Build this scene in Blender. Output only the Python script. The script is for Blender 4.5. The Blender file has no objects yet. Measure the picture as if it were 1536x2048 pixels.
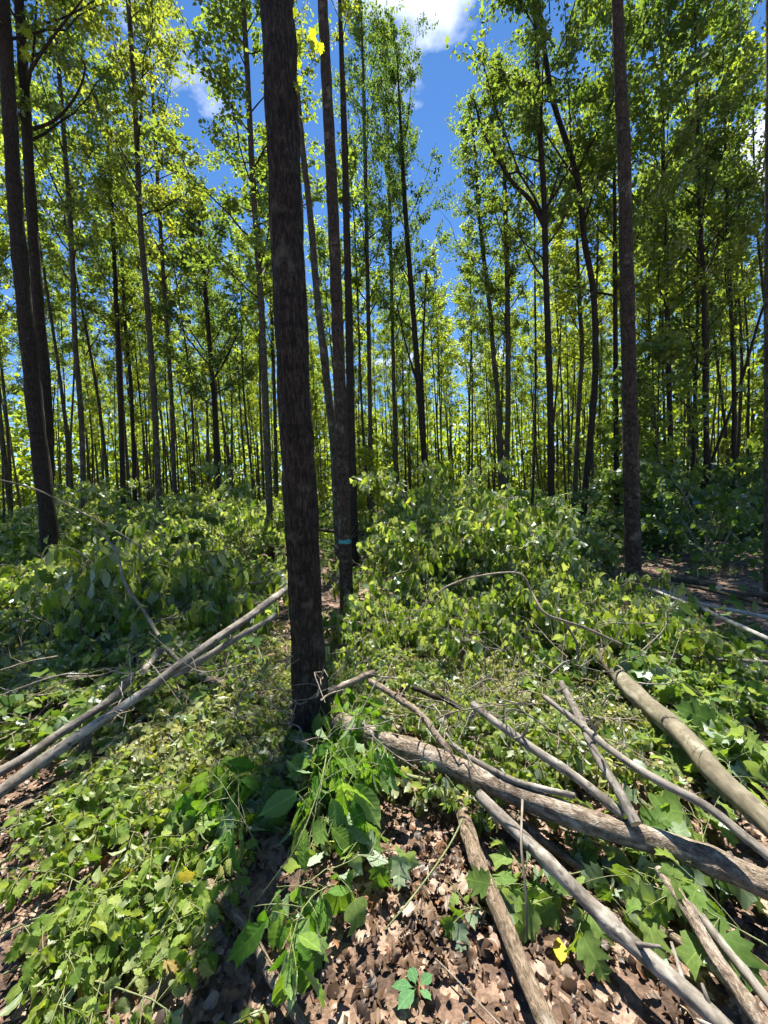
import bpy, math
import numpy as np
from mathutils import Matrix, Vector

scene = bpy.context.scene
COL = scene.collection
R = math.radians

# ------------------------------------------------------------------ camera
FPX, CX, CY = 770.0, 768.0, 1024.0          # focal length and centre in photo pixels (1536 x 2048)
CAM = np.array([0.0, 0.0, 1.6])
PITCH, ROLL = R(-2.4), R(2.2)
_f = np.array([0, math.cos(PITCH), math.sin(PITCH)])
_u0 = np.array([0, -math.sin(PITCH), math.cos(PITCH)])
_r0 = np.array([1.0, 0, 0])
_u = math.cos(ROLL) * _u0 + math.sin(ROLL) * _r0
_r = math.cos(ROLL) * _r0 - math.sin(ROLL) * _u0
cd = bpy.data.cameras.new("camera")
cam = bpy.data.objects.new("camera", cd)
COL.objects.link(cam)
cam.matrix_world = Matrix(((_r[0], _u[0], -_f[0], CAM[0]), (_r[1], _u[1], -_f[1], CAM[1]),
                           (_r[2], _u[2], -_f[2], CAM[2]), (0, 0, 0, 1)))
cd.sensor_fit = 'HORIZONTAL'
cd.sensor_width = 36.0
cd.lens = FPX / 1536.0 * 36.0
cd.clip_start = 0.02
cd.clip_end = 1500.0
scene.camera = cam

# ------------------------------------------------------------------ sky and sun
SUN_EL, SUN_AZ = R(66), R(2)                # ahead of the camera, a little to the right of straight on
w = bpy.data.worlds.new("World")
scene.world = w
w.use_nodes = True
nt = w.node_tree
nt.nodes.clear()
N = nt.nodes.new
sky = N('ShaderNodeTexSky')
sky.sky_type = 'NISHITA'
sky.sun_disc = False
sky.sun_elevation = SUN_EL
sky.sun_rotation = SUN_AZ
sky.air_density = 1.0
sky.dust_density = 0.0
sky.ozone_density = 6.0
sky.altitude = 1500.0
tc = N('ShaderNodeTexCoord')
sep = N('ShaderNodeSeparateXYZ')
nt.links.new(tc.outputs['Generated'], sep.inputs[0])
zz = N('ShaderNodeMath'); zz.operation = 'MAXIMUM'; zz.inputs[1].default_value = 0.05
nt.links.new(sep.outputs['Z'], zz.inputs[0])
dv = []
for ax in 'XY':
    d = N('ShaderNodeMath'); d.operation = 'DIVIDE'
    nt.links.new(sep.outputs[ax], d.inputs[0]); nt.links.new(zz.outputs[0], d.inputs[1]); dv.append(d)
cmb = N('ShaderNodeCombineXYZ')
ysh = N('ShaderNodeMath'); ysh.operation = 'ADD'; ysh.inputs[1].default_value = 0.15
nt.links.new(dv[1].outputs[0], ysh.inputs[0])
nt.links.new(dv[0].outputs[0], cmb.inputs[0]); nt.links.new(ysh.outputs[0], cmb.inputs[1])
cmb.inputs[2].default_value = 13.7           # which slice of the cloud field
cl = N('ShaderNodeTexNoise'); cl.inputs['Scale'].default_value = 1.5
cl.inputs['Detail'].default_value = 7.0; cl.inputs['Roughness'].default_value = 0.55
nt.links.new(cmb.outputs[0], cl.inputs['Vector'])
cr = N('ShaderNodeMapRange'); cr.inputs[1].default_value = 0.60; cr.inputs[2].default_value = 0.74
nt.links.new(cl.outputs['Fac'], cr.inputs[0])
mx = N('ShaderNodeMix'); mx.data_type = 'RGBA'
mx.inputs['B'].default_value = (11.0, 11.2, 11.6, 1)
nt.links.new(cr.outputs[0], mx.inputs['Factor'])
hs_ = N('ShaderNodeHueSaturation'); hs_.inputs['Saturation'].default_value = 1.12
nt.links.new(sky.outputs[0], hs_.inputs['Color'])
nt.links.new(hs_.outputs[0], mx.inputs['A'])
bg = N('ShaderNodeBackground'); bg.inputs['Strength'].default_value = 0.068
nt.links.new(mx.outputs['Result'], bg.inputs['Color'])
wo = N('ShaderNodeOutputWorld')
nt.links.new(bg.outputs[0], wo.inputs['Surface'])

sd = bpy.data.lights.new("sun", 'SUN')
sd.energy = 5.0
sd.angle = R(0.53)
sd.color = (1.0, 0.95, 0.86)
sun = bpy.data.objects.new("sun", sd)
COL.objects.link(sun)
sdir = Vector((math.sin(SUN_AZ) * math.cos(SUN_EL), math.cos(SUN_AZ) * math.cos(SUN_EL), math.sin(SUN_EL)))
sun.rotation_euler = (-sdir).to_track_quat('-Z', 'Y').to_euler()
sun.location = (0, 0, 40)

vs = scene.view_settings
vs.view_transform = 'Standard'
vs.look = 'None'
vs.exposure = 1.58
vs.gamma = 1.0
vs.use_curve_mapping = False
cy = scene.cycles
cy.max_bounces = 7
cy.diffuse_bounces = 3
cy.glossy_bounces = 2
cy.transmission_bounces = 5
cy.use_adaptive_sampling = True
cy.adaptive_threshold = 0.04
cy.use_light_tree = False
cy.debug_use_spatial_splits = True
cy.caustics_reflective = False
cy.caustics_refractive = False
cy.sample_clamp_indirect = 6.0

# ------------------------------------------------------------------ helpers
def ray(px, py):
    return _f * FPX + _r * (px - CX) + _u * (CY - py)

def gz(x, y):
    """height of the forest floor"""
    return 0.045 * np.sin(x * 1.1 + 0.4) * np.cos(y * 0.9 + 0.7) + 0.03 * np.sin(x * 2.7 + y * 1.9) - 0.02

def G(px, py, h=0.0):
    """a point h above the forest floor where the line of sight of a photo pixel meets it"""
    d = ray(px, py)
    z = h
    for _ in range(4):
        t = (z - CAM[2]) / d[2]
        p = CAM + d * t
        z = h + float(gz(p[0], p[1]))
    return CAM + d * ((z - CAM[2]) / d[2])

def atY(px, py, Y):
    """the point of that line of sight on the upright plane Y metres ahead"""
    d = ray(px, py)
    return CAM + d * (Y / d[1])

def unit(v):
    v = np.asarray(v, float)
    return v / (np.linalg.norm(v, axis=-1, keepdims=True) + 1e-9)

def catmull(P, n):
    P = np.asarray(P, float)
    if len(P) == 2:
        t = np.linspace(0, 1, n)[:, None]
        return P[0] * (1 - t) + P[1] * t
    Q = np.vstack([2 * P[0] - P[1], P, 2 * P[-1] - P[-2]])
    out = []
    m = len(P) - 1
    for k in range(n):
        u = k / (n - 1) * m
        i = min(int(u), m - 1)
        t = u - i
        a, b, c, d = Q[i], Q[i + 1], Q[i + 2], Q[i + 3]
        out.append(0.5 * (2 * b + (c - a) * t + (2 * a - 5 * b + 4 * c - d) * t * t + (3 * b - a - 3 * c + d) * t ** 3))
    return np.array(out)

def tube(P, Rad, S=8, rough=0.0, seed=0, flare=0.0, cap=False, rf=1.0):
    """swept tube. returns V, F (triangles), BC (bark coordinates), endcaps"""
    P = np.asarray(P, float)
    n = len(P)
    Rad = np.broadcast_to(np.asarray(Rad, float), (n,)).copy()
    T = np.gradient(P, axis=0)
    T = unit(T)
    a = np.array([1.0, 0, 0]) if abs(T[0][0]) < 0.8 else np.array([0, 1.0, 0])
    nn = unit(a - T[0] * np.dot(a, T[0]))
    Ns = [nn]
    for i in range(1, n):
        v = Ns[-1] - T[i] * np.dot(Ns[-1], T[i])
        Ns.append(unit(v))
    Ns = np.array(Ns)
    Bs = np.cross(T, Ns)
    th = np.linspace(0, 2 * math.pi, S, endpoint=False)
    ss = np.concatenate([[0], np.cumsum(np.linalg.norm(np.diff(P, axis=0), axis=1))])
    c, s = np.cos(th), np.sin(th)
    RR = np.repeat(Rad[:, None], S, 1)
    if rough:
        g = np.random.default_rng(seed)
        dsp = np.zeros((n, S))
        for k in range(9):
            kt = g.integers(1, 5); kz = g.uniform(1.5, 14) * rf
            dsp += np.sin(kt * th[None, :] + g.uniform(0, 6.3)) * np.sin(kz * ss[:, None] + g.uniform(0, 6.3)) / (1 + 0.25 * k)
        RR = RR * (1 + rough * 0.35 * dsp)
        if S >= 24:                          # furrows on the large trunks
            for k in range(10):
                kt = g.integers(8, 20); kz = g.uniform(3, 16) * rf
                RR = RR * (1 + rough * 0.10 * np.sin(kt * th[None, :] + g.uniform(0, 6.3) + 2.0 * np.sin(kz * ss[:, None] + g.uniform(0, 6.3))))
    V = P[:, None, :] + RR[:, :, None] * (c[None, :, None] * Ns[:, None, :] + s[None, :, None] * Bs[:, None, :])
    r0 = Rad.mean() + 1e-4
    BC = np.stack([np.repeat((r0 * c)[None], n, 0), np.repeat((r0 * s)[None], n, 0), np.repeat(ss[:, None], S, 1)], -1)
    i = np.arange(n - 1)[:, None] * S
    j = np.arange(S)[None, :]
    j2 = (j + 1) % S
    A, B, C, D = i + j, i + j2, i + S + j2, i + S + j
    F = np.concatenate([np.stack([A, B, C], -1).reshape(-1, 3), np.stack([A, C, D], -1).reshape(-1, 3)])
    V = V.reshape(-1, 3); BC = BC.reshape(-1, 3)
    if cap:
        k = len(V)
        V = np.vstack([V, P[0], P[-1]]); BC = np.vstack([BC, [0, 0, 0], [0, 0, ss[-1]]])
        jj = np.arange(S); jn = (jj + 1) % S
        F = np.vstack([F, np.stack([np.full(S, k), jn, jj], -1), np.stack([np.full(S, k + 1), (n - 1) * S + jj, (n - 1) * S + jn], -1)])
    return V, F, BC

def join(parts):
    Vs, Fs, Bs, o = [], [], [], 0
    for V, F, B in parts:
        Vs.append(V); Fs.append(F + o); Bs.append(B); o += len(V)
    return np.vstack(Vs), np.vstack(Fs), np.vstack(Bs)

def mk(name, V, F, mat, bc=None, uv=None, smooth=False):
    me = bpy.data.meshes.new(name)
    V = np.ascontiguousarray(V, dtype=np.float32); F = np.ascontiguousarray(F, dtype=np.int32)
    nf = len(F)
    me.vertices.add(len(V)); me.vertices.foreach_set('co', V.ravel())
    me.loops.add(nf * 3); me.loops.foreach_set('vertex_index', F.ravel())
    me.polygons.add(nf)
    me.polygons.foreach_set('loop_start', np.arange(0, nf * 3, 3, dtype=np.int32))
    me.polygons.foreach_set('loop_total', np.full(nf, 3, dtype=np.int32))
    if smooth:
        me.polygons.foreach_set('use_smooth', np.ones(nf, dtype=bool))
    if bc is not None:
        at = me.attributes.new('bc', 'FLOAT_VECTOR', 'POINT')
        at.data.foreach_set('vector', np.ascontiguousarray(bc, dtype=np.float32).ravel())
    if uv is not None:
        at = me.attributes.new('luv', 'FLOAT_VECTOR', 'POINT')
        at.data.foreach_set('vector', np.ascontiguousarray(uv, dtype=np.float32).ravel())
    me.update()
    me.validate()
    if mat:
        me.materials.append(mat)
    return me

def obj(name, me, parent=None, mtx=None):
    o = bpy.data.objects.new(name, me)
    COL.objects.link(o)
    if parent is not None:
        o.parent = parent
    if mtx is not None:
        o.matrix_basis = mtx
    return o

def tag(o, label=None, cat=None, group=None, kind=None):
    if label: o['label'] = label
    if cat: o['category'] = cat
    if group: o['group'] = group
    if kind: o['kind'] = kind
    return o

def thing(name, label, cat, loc=(0, 0, 0), rz=0.0, group=None, scale=None):
    e = bpy.data.objects.new(name, None)
    COL.objects.link(e)
    e.empty_display_size = 0.2
    e.location = [float(x) for x in loc]
    e.rotation_euler = (0, 0, rz)
    if scale is not None:
        e.scale = scale if hasattr(scale, '__len__') else (scale,) * 3
    return tag(e, label, cat, group)

# ------------------------------------------------------------------ materials
def newmat(name):
    m = bpy.data.materials.new(name)
    m.use_nodes = True
    t = m.node_tree
    t.nodes.clear()
    out = t.nodes.new('ShaderNodeOutputMaterial')
    return m, t, out

def ramp(t, fac, stops):
    r = t.nodes.new('ShaderNodeValToRGB')
    e = r.color_ramp.elements
    while len(e) < len(stops):
        e.new(0.5)
    for k, (p, c) in enumerate(stops):
        e[k].position = p
        e[k].color = (c[0], c[1], c[2], 1)
    t.links.new(fac, r.inputs[0])
    return r.outputs[0]

def math_(t, op, a, b=None, clamp=False):
    n = t.nodes.new('ShaderNodeMath')
    n.operation = op
    n.use_clamp = clamp
    for k, v in enumerate((a, b)):
        if v is None: continue
        if isinstance(v, (int, float)): n.inputs[k].default_value = v
        else: t.links.new(v, n.inputs[k])
    return n.outputs[0]

def mixc(t, fac, a, b, mode='MIX'):
    n = t.nodes.new('ShaderNodeMix')
    n.data_type = 'RGBA'
    n.blend_type = mode
    for key, v in (('Factor', fac), ('A', a), ('B', b)):
        s = n.inputs[key] if key != 'Factor' else n.inputs[0]
        if key == 'A': s = n.inputs[6]
        if key == 'B': s = n.inputs[7]
        if isinstance(v, (int, float)): s.default_value = v
        elif isinstance(v, tuple): s.default_value = (v[0], v[1], v[2], 1)
        else: t.links.new(v, s)
    return n.outputs[2]

def noise(t, vec, scale, detail=4.0, rough=0.55, dist=0.0):
    n = t.nodes.new('ShaderNodeTexNoise')
    n.inputs['Scale'].default_value = scale
    n.inputs['Detail'].default_value = detail
    n.inputs['Roughness'].default_value = rough
    n.inputs['Distortion'].default_value = dist
    t.links.new(vec, n.inputs['Vector'])
    return n.outputs['Fac']

def mapping(t, vec, scale, loc=None):
    n = t.nodes.new('ShaderNodeMapping')
    n.inputs['Scale'].default_value = scale
    t.links.new(vec, n.inputs['Vector'])
    if loc is not None:
        t.links.new(loc, n.inputs['Location'])
    return n.outputs[0]

def leafmat(name, stops, under, trans=0.42, tcol=(1.8, 1.85, 0.45), gloss=0.10, veins=0, vein_gain=0.35, patch=None):
    """leaf: reflects on both faces, glows when lit from behind, waxy sheen; colour differs leaf by leaf"""
    m, t, out = newmat(name)
    geo = t.nodes.new('ShaderNodeNewGeometry')
    oi = t.nodes.new('ShaderNodeObjectInfo')
    rnd = math_(t, 'FRACT', math_(t, 'ADD', math_(t, 'MULTIPLY', oi.outputs['Random'], 3.37), geo.outputs['Random Per Island']))
    col = ramp(t, rnd, stops)
    tco = t.nodes.new('ShaderNodeTexCoord')
    if patch:                                # whole sprays differ a little in hue as well
        pn = noise(t, tco.outputs['Object'], patch[0], 2.0)
        mr = t.nodes.new('ShaderNodeMapRange'); mr.inputs[1].default_value = 0.42; mr.inputs[2].default_value = 0.62
        t.links.new(pn, mr.inputs[0])
        col = mixc(t, math_(t, 'MULTIPLY', mr.outputs[0], patch[2]), col, patch[1])
        orr = math_(t, 'FRACT', math_(t, 'MULTIPLY', oi.outputs['Random'], 7.77))
        col = mixc(t, 0.6, col, ramp(t, orr, [(0, (0.62, 0.7, 0.75)), (0.5, (1.0, 1.0, 0.95)), (1, (1.25, 1.15, 0.7))]), 'MULTIPLY')
    if veins:
        mot = noise(t, tco.outputs['Object'], 5.0, 4.0, 0.6)
        col = mixc(t, 0.75, col, ramp(t, mot, [(0.36, (0.68, 0.74, 0.66)), (0.52, (1.0, 1.0, 1.0)), (0.66, (1.28, 1.16, 1.1))]), 'MULTIPLY')
    col = mixc(t, math_(t, 'MULTIPLY', geo.outputs['Backfacing'], 0.6), col, under)
    bump = None
    if veins:
        at = t.nodes.new('ShaderNodeAttribute'); at.attribute_name = 'luv'
        sp = t.nodes.new('ShaderNodeSeparateXYZ'); t.links.new(at.outputs['Vector'], sp.inputs[0])
        ax = math_(t, 'ABSOLUTE', sp.outputs['X'])
        ph = math_(t, 'SUBTRACT', sp.outputs['Y'], math_(t, 'MULTIPLY', ax, 0.75))
        sn = math_(t, 'SINE', math_(t, 'MULTIPLY', ph, 6.2832 * veins))
        vein = math_(t, 'POWER', math_(t, 'MAXIMUM', sn, 0.0), 5.0)
        mid = math_(t, 'LESS_THAN', ax, 0.018)
        vv = math_(t, 'MAXIMUM', math_(t, 'MULTIPLY', vein, vein_gain), math_(t, 'MULTIPLY', mid, 0.6))
        col = mixc(t, vv, col, mixc(t, 1.0, col, (1.7, 1.6, 1.5), 'MULTIPLY'))
        if veins >= 8:
            b = t.nodes.new('ShaderNodeBump'); b.inputs['Strength'].default_value = 0.12; b.inputs['Distance'].default_value = 0.002
            t.links.new(sn, b.inputs['Height']); bump = b.outputs[0]
    df = t.nodes.new('ShaderNodeBsdfDiffuse'); t.links.new(col, df.inputs[0])
    tr = t.nodes.new('ShaderNodeBsdfTranslucent'); t.links.new(mixc(t, 1.0, col, tcol, 'MULTIPLY'), tr.inputs[0])
    gl = t.nodes.new('ShaderNodeBsdfGlossy'); gl.inputs['Roughness'].default_value = 0.55
    gl.inputs['Color'].default_value = (0.9, 0.95, 1.0, 1)
    if bump:
        t.links.new(bump, df.inputs['Normal']); t.links.new(bump, gl.inputs['Normal'])
    m1 = t.nodes.new('ShaderNodeMixShader'); m1.inputs[0].default_value = trans
    t.links.new(df.outputs[0], m1.inputs[1]); t.links.new(tr.outputs[0], m1.inputs[2])
    fr = t.nodes.new('ShaderNodeFresnel'); fr.inputs['IOR'].default_value = 1.4
    m2 = t.nodes.new('ShaderNodeMixShader')
    t.links.new(math_(t, 'MULTIPLY', fr.outputs[0], 0.08 + gloss * 0.2), m2.inputs[0])
    t.links.new(m1.outputs[0], m2.inputs[1]); t.links.new(gl.outputs[0], m2.inputs[2])
    t.links.new(m2.outputs[0], out.inputs[0])
    return m

def barkmat(name, dark, mid, light, along=(55, 55, 7), patchcol=(0.32, 0.33, 0.28), patch=0.55, bump=0.8, dist=0.012,
            rings=0.0, spots=0.0, moss=0.0):
    m, t, out = newmat(name)
    at = t.nodes.new('ShaderNodeAttribute'); at.attribute_name = 'bc'
    oi = t.nodes.new('ShaderNodeObjectInfo')
    off = t.nodes.new('ShaderNodeCombineXYZ')
    t.links.new(math_(t, 'MULTIPLY', oi.outputs['Random'], 40.0), off.inputs[2])
    vm = t.nodes.new('ShaderNodeVectorMath'); vm.operation = 'ADD'
    t.links.new(at.outputs['Vector'], vm.inputs[0]); t.links.new(off.outputs[0], vm.inputs[1])
    v = vm.outputs[0]
    furrow = noise(t, mapping(t, v, along), 1.0, 6.0, 0.62, 0.6)
    fine = noise(t, mapping(t, v, (along[0] * 3, along[1] * 3, along[2] * 4)), 1.0, 4.0, 0.6)
    blotch = noise(t, mapping(t, v, (9, 9, 5)), 1.0, 5.0, 0.6)
    h = math_(t, 'ADD', math_(t, 'MULTIPLY', furrow, 0.75), math_(t, 'MULTIPLY', fine, 0.25))
    col = ramp(t, h, [(0.34, dark), (0.5, mid), (0.66, light)])
    if rings:
        rg = noise(t, mapping(t, v, (2.5, 2.5, 11)), 1.0, 3.0, 0.6)
        col = mixc(t, math_(t, 'MULTIPLY', ramp(t, rg, [(0.52, (0, 0, 0)), (0.66, (1, 1, 1))]), rings), col, dark)
    pf = ramp(t, blotch, [(patch, (0, 0, 0)), (patch + 0.09, (1, 1, 1))])
    col = mixc(t, math_(t, 'MULTIPLY', pf, 0.75), col, patchcol)
    if spots:
        sp = noise(t, mapping(t, v, (30, 30, 22)), 1.0, 2.0, 0.5)
        col = mixc(t, math_(t, 'MULTIPLY', ramp(t, sp, [(0.60, (0, 0, 0)), (0.66, (1, 1, 1))]), spots), col, dark)
    if moss:
        mo = noise(t, mapping(t, v, (5, 5, 3)), 1.0, 4.0, 0.6)
        col = mixc(t, math_(t, 'MULTIPLY', ramp(t, mo, [(0.5, (0, 0, 0)), (0.65, (1, 1, 1))]), moss), col, (0.06, 0.09, 0.03))
    b = t.nodes.new('ShaderNodeBump'); b.inputs['Strength'].default_value = bump; b.inputs['Distance'].default_value = dist
    t.links.new(h, b.inputs['Height'])
    p = t.nodes.new('ShaderNodeBsdfPrincipled')
    p.inputs['Roughness'].default_value = 0.88
    p.inputs['Specular IOR Level'].default_value = 0.25
    t.links.new(col, p.inputs['Base Color']); t.links.new(b.outputs[0], p.inputs['Normal'])
    t.links.new(p.outputs[0], out.inputs[0])
    return m

def cutmat(name):
    m, t, out = newmat(name)
    at = t.nodes.new('ShaderNodeAttribute'); at.attribute_name = 'bc'
    wv = t.nodes.new('ShaderNodeTexWave'); wv.wave_type = 'RINGS'; wv.rings_direction = 'Z'
    wv.inputs['Scale'].default_value = 40; wv.inputs['Distortion'].default_value = 3
    t.links.new(at.outputs['Vector'], wv.inputs['Vector'])
    col = ramp(t, wv.outputs['Fac'], [(0.2, (0.42, 0.31, 0.18)), (0.8, (0.58, 0.47, 0.30))])
    p = t.nodes.new('ShaderNodeBsdfPrincipled'); p.inputs['Roughness'].default_value = 0.8
    t.links.new(col, p.inputs['Base Color']); t.links.new(p.outputs[0], out.inputs[0])
    return m

def deadmat(name, stops):
    m, t, out = newmat(name)
    geo = t.nodes.new('ShaderNodeNewGeometry'); oi = t.nodes.new('ShaderNodeObjectInfo')
    tco = t.nodes.new('ShaderNodeTexCoord')
    rnd = math_(t, 'FRACT', math_(t, 'ADD', math_(t, 'MULTIPLY', oi.outputs['Random'], 3.37), geo.outputs['Random Per Island']))
    col = ramp(t, rnd, stops)
    nz = noise(t, tco.outputs['Object'], 30.0, 4.0)
    col = mixc(t, 0.7, col, ramp(t, nz, [(0.35, (0.62, 0.58, 0.55)), (0.65, (1.2, 1.15, 1.1))]), 'MULTIPLY')
    at = t.nodes.new('ShaderNodeAttribute'); at.attribute_name = 'luv'
    sp = t.nodes.new('ShaderNodeSeparateXYZ'); t.links.new(at.outputs['Vector'], sp.inputs[0])
    ax = math_(t, 'ABSOLUTE', sp.outputs['X'])
    sn = math_(t, 'SINE', math_(t, 'MULTIPLY', math_(t, 'SUBTRACT', sp.outputs['Y'], math_(t, 'MULTIPLY', ax, 0.8)), 38.0))
    col = mixc(t, math_(t, 'MULTIPLY', math_(t, 'POWER', math_(t, 'MAXIMUM', sn, 0.0), 4.0), 0.35), col, (0.16, 0.09, 0.05))
    df = t.nodes.new('ShaderNodeBsdfDiffuse'); t.links.new(col, df.inputs[0])
    tr = t.nodes.new('ShaderNodeBsdfTranslucent'); t.links.new(col, tr.inputs[0])
    gl = t.nodes.new('ShaderNodeBsdfGlossy'); gl.inputs['Roughness'].default_value = 0.5
    m1 = t.nodes.new('ShaderNodeMixShader'); m1.inputs[0].default_value = 0.15
    t.links.new(df.outputs[0], m1.inputs[1]); t.links.new(tr.outputs[0], m1.inputs[2])
    m2 = t.nodes.new('ShaderNodeMixShader'); m2.inputs[0].default_value = 0.04
    t.links.new(m1.outputs[0], m2.inputs[1]); t.links.new(gl.outputs[0], m2.inputs[2])
    t.links.new(m2.outputs[0], out.inputs[0])
    return m

def plainmat(name, col, rough=0.7):
    m, t, out = newmat(name)
    tco = t.nodes.new('ShaderNodeTexCoord')
    nz = noise(t, tco.outputs['Object'], 60.0, 4.0)
    c = mixc(t, 0.6, tuple(col), ramp(t, nz, [(0.35, (0.6, 0.6, 0.6)), (0.65, (1.25, 1.25, 1.25))]), 'MULTIPLY')
    p = t.nodes.new('ShaderNodeBsdfPrincipled'); p.inputs['Roughness'].default_value = rough
    t.links.new(c, p.inputs['Base Color']); t.links.new(p.outputs[0], out.inputs[0])
    return m

M = {}
# tree crowns
M['crown_yellow'] = leafmat('crown_leaf_yellow_green', [(0, (0.11, 0.155, 0.022)), (0.5, (0.17, 0.21, 0.03)), (1, (0.24, 0.255, 0.045))], (0.20, 0.23, 0.10), trans=0.56, patch=(0.5, (0.21, 0.20, 0.04), 0.6))
M['crown_green'] = leafmat('crown_leaf_green', [(0, (0.075, 0.135, 0.025)), (0.5, (0.12, 0.18, 0.033)), (1, (0.185, 0.225, 0.05))], (0.14, 0.19, 0.10), trans=0.54, patch=(0.5, (0.15, 0.18, 0.04), 0.5))
M['crown_dark'] = leafmat('crown_leaf_deep_green', [(0, (0.045, 0.095, 0.024)), (0.5, (0.08, 0.14, 0.033)), (1, (0.135, 0.19, 0.045))], (0.10, 0.15, 0.09), trans=0.5, patch=(0.6, (0.08, 0.13, 0.03), 0.5))
M['far_leaf'] = leafmat('far_leaf', [(0, (0.11, 0.165, 0.022)), (0.5, (0.18, 0.23, 0.032)), (1, (0.26, 0.28, 0.045))], (0.17, 0.21, 0.09), trans=0.68, tcol=(2.0, 2.05, 0.5), patch=(0.3, (0.19, 0.20, 0.04), 0.6))
# brush and foreground
M['slash_leaf'] = leafmat('slash_leaf', [(0, (0.085, 0.15, 0.035)), (0.5, (0.15, 0.22, 0.05)), (0.85, (0.22, 0.27, 0.075)), (1, (0.33, 0.34, 0.14))], (0.36, 0.40, 0.29), trans=0.42, gloss=0.15, patch=(0.8, (0.09, 0.15, 0.03), 0.5))
M['wilt_leaf'] = leafmat('wilted_leaf', [(0, (0.13, 0.16, 0.06)), (0.5, (0.22, 0.25, 0.10)), (1, (0.34, 0.34, 0.17))], (0.38, 0.40, 0.26), trans=0.30, gloss=0.2, patch=(0.8, (0.25, 0.26, 0.1), 0.5))
M['shade_leaf'] = leafmat('shrub_leaf_shade_toned', [(0, (0.045, 0.10, 0.024)), (0.5, (0.08, 0.145, 0.035)), (1, (0.13, 0.19, 0.055))], (0.13, 0.19, 0.13), trans=0.38, gloss=0.3, patch=(0.8, (0.06, 0.12, 0.03), 0.5))  # shrub greens darkened, putting the trees' shade into the leaf colour
M['lobed_leaf'] = leafmat('lobed_leaf', [(0, (0.075, 0.14, 0.032)), (0.5, (0.125, 0.20, 0.05)), (1, (0.19, 0.26, 0.075))], (0.26, 0.33, 0.24), trans=0.38, gloss=0.25, veins=5, vein_gain=0.25)
M['toothed_leaf'] = leafmat('toothed_leaf', [(0, (0.085, 0.15, 0.025)), (0.5, (0.15, 0.225, 0.04)), (0.85, (0.21, 0.27, 0.065)), (0.97, (0.30, 0.33, 0.12)), (1, (0.30, 0.22, 0.08))], (0.24, 0.28, 0.13), trans=0.40, gloss=0.25, veins=6, vein_gain=0.2)
M['ribbed_leaf'] = leafmat('ribbed_leaf', [(0, (0.055, 0.14, 0.022)), (0.6, (0.10, 0.20, 0.032)), (1, (0.165, 0.26, 0.05))], (0.16, 0.25, 0.09), trans=0.42, gloss=0.3, veins=9, vein_gain=0.2)
M['sprout_leaf'] = leafmat('sprout_leaf', [(0, (0.20, 0.26, 0.03)), (1, (0.32, 0.36, 0.05))], (0.28, 0.32, 0.08), trans=0.55, veins=5)
M['blue_leaf'] = leafmat('seedling_leaf', [(0, (0.06, 0.15, 0.06)), (1, (0.10, 0.21, 0.09))], (0.15, 0.24, 0.15), trans=0.3, gloss=0.4, veins=6)
M['yellowed_leaf'] = leafmat('yellowed_leaf', [(0, (0.42, 0.33, 0.03)), (1, (0.5, 0.40, 0.06))], (0.45, 0.38, 0.12), trans=0.3)
M['dead_leaf'] = deadmat('dead_leaf', [(0, (0.0246, 0.0148, 0.0082)), (0.3, (0.0697, 0.0410, 0.0221)), (0.55, (0.1271, 0.0779, 0.0443)), (0.75, (0.2009, 0.1353, 0.0861)), (0.84, (0.1927, 0.0861, 0.0328)), (0.92, (0.2542, 0.1845, 0.1230)), (1, (0.3444, 0.2788, 0.2132))])
# bark
M['bark_main'] = barkmat('bark_furrowed_dark', (0.0050, 0.0037, 0.0026), (0.0260, 0.0198, 0.0136), (0.0930, 0.0744, 0.0527), along=(105, 105, 15), patch=0.585, patchcol=(0.0992, 0.0899, 0.0682), bump=1.0, dist=0.03, rings=0.6, spots=0.4)
M['bark_dark'] = barkmat('bark_dark', (0.0070, 0.0052, 0.0035), (0.0238, 0.0175, 0.0115), (0.0595, 0.0462, 0.0322), along=(80, 80, 13), patch=0.62, patchcol=(0.0980, 0.0875, 0.0630), rings=0.5)
M['bark_spot'] = barkmat('bark_brown_lichen', (0.0101, 0.0072, 0.0047), (0.0432, 0.0317, 0.0209), (0.0972, 0.0756, 0.0540), along=(80, 80, 15), patch=0.58, patchcol=(0.1512, 0.1332, 0.1008), rings=0.5, spots=0.8)
M['bark_grey'] = barkmat('bark_grey', (0.0165, 0.0135, 0.0097), (0.0585, 0.0495, 0.0353), (0.1162, 0.1013, 0.0750), along=(60, 60, 12), patch=0.57, patchcol=(0.1725, 0.1613, 0.1275), rings=0.4, spots=0.7, moss=0.25)
M['bark_far'] = barkmat('bark_slender', (0.0150, 0.0120, 0.0083), (0.0435, 0.0353, 0.0240), (0.0825, 0.0690, 0.0495), along=(30, 30, 5), patch=0.56, patchcol=(0.1125, 0.1050, 0.0750), bump=0.5, moss=0.3)
M['bark_log'] = barkmat('bark_log_mottled', (0.06, 0.042, 0.028), (0.20, 0.155, 0.11), (0.40, 0.335, 0.265), along=(62, 62, 26), patch=0.54, patchcol=(0.44, 0.395, 0.325), bump=1.0, dist=0.02, spots=0.7, rings=0.5)
M['bark_rough'] = barkmat('bark_log_rough', (0.05, 0.034, 0.02), (0.19, 0.14, 0.092), (0.36, 0.285, 0.205), along=(85, 85, 28), patch=0.60, patchcol=(0.33, 0.29, 0.23), bump=1.0, dist=0.02, spots=0.5)
M['bark_pole'] = barkmat('bark_pole_smooth', (0.075, 0.064, 0.05), (0.17, 0.15, 0.123), (0.27, 0.245, 0.205), along=(26, 26, 12), patch=0.55, patchcol=(0.39, 0.365, 0.31), bump=0.5, dist=0.008, spots=0.85, rings=0.45)
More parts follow.
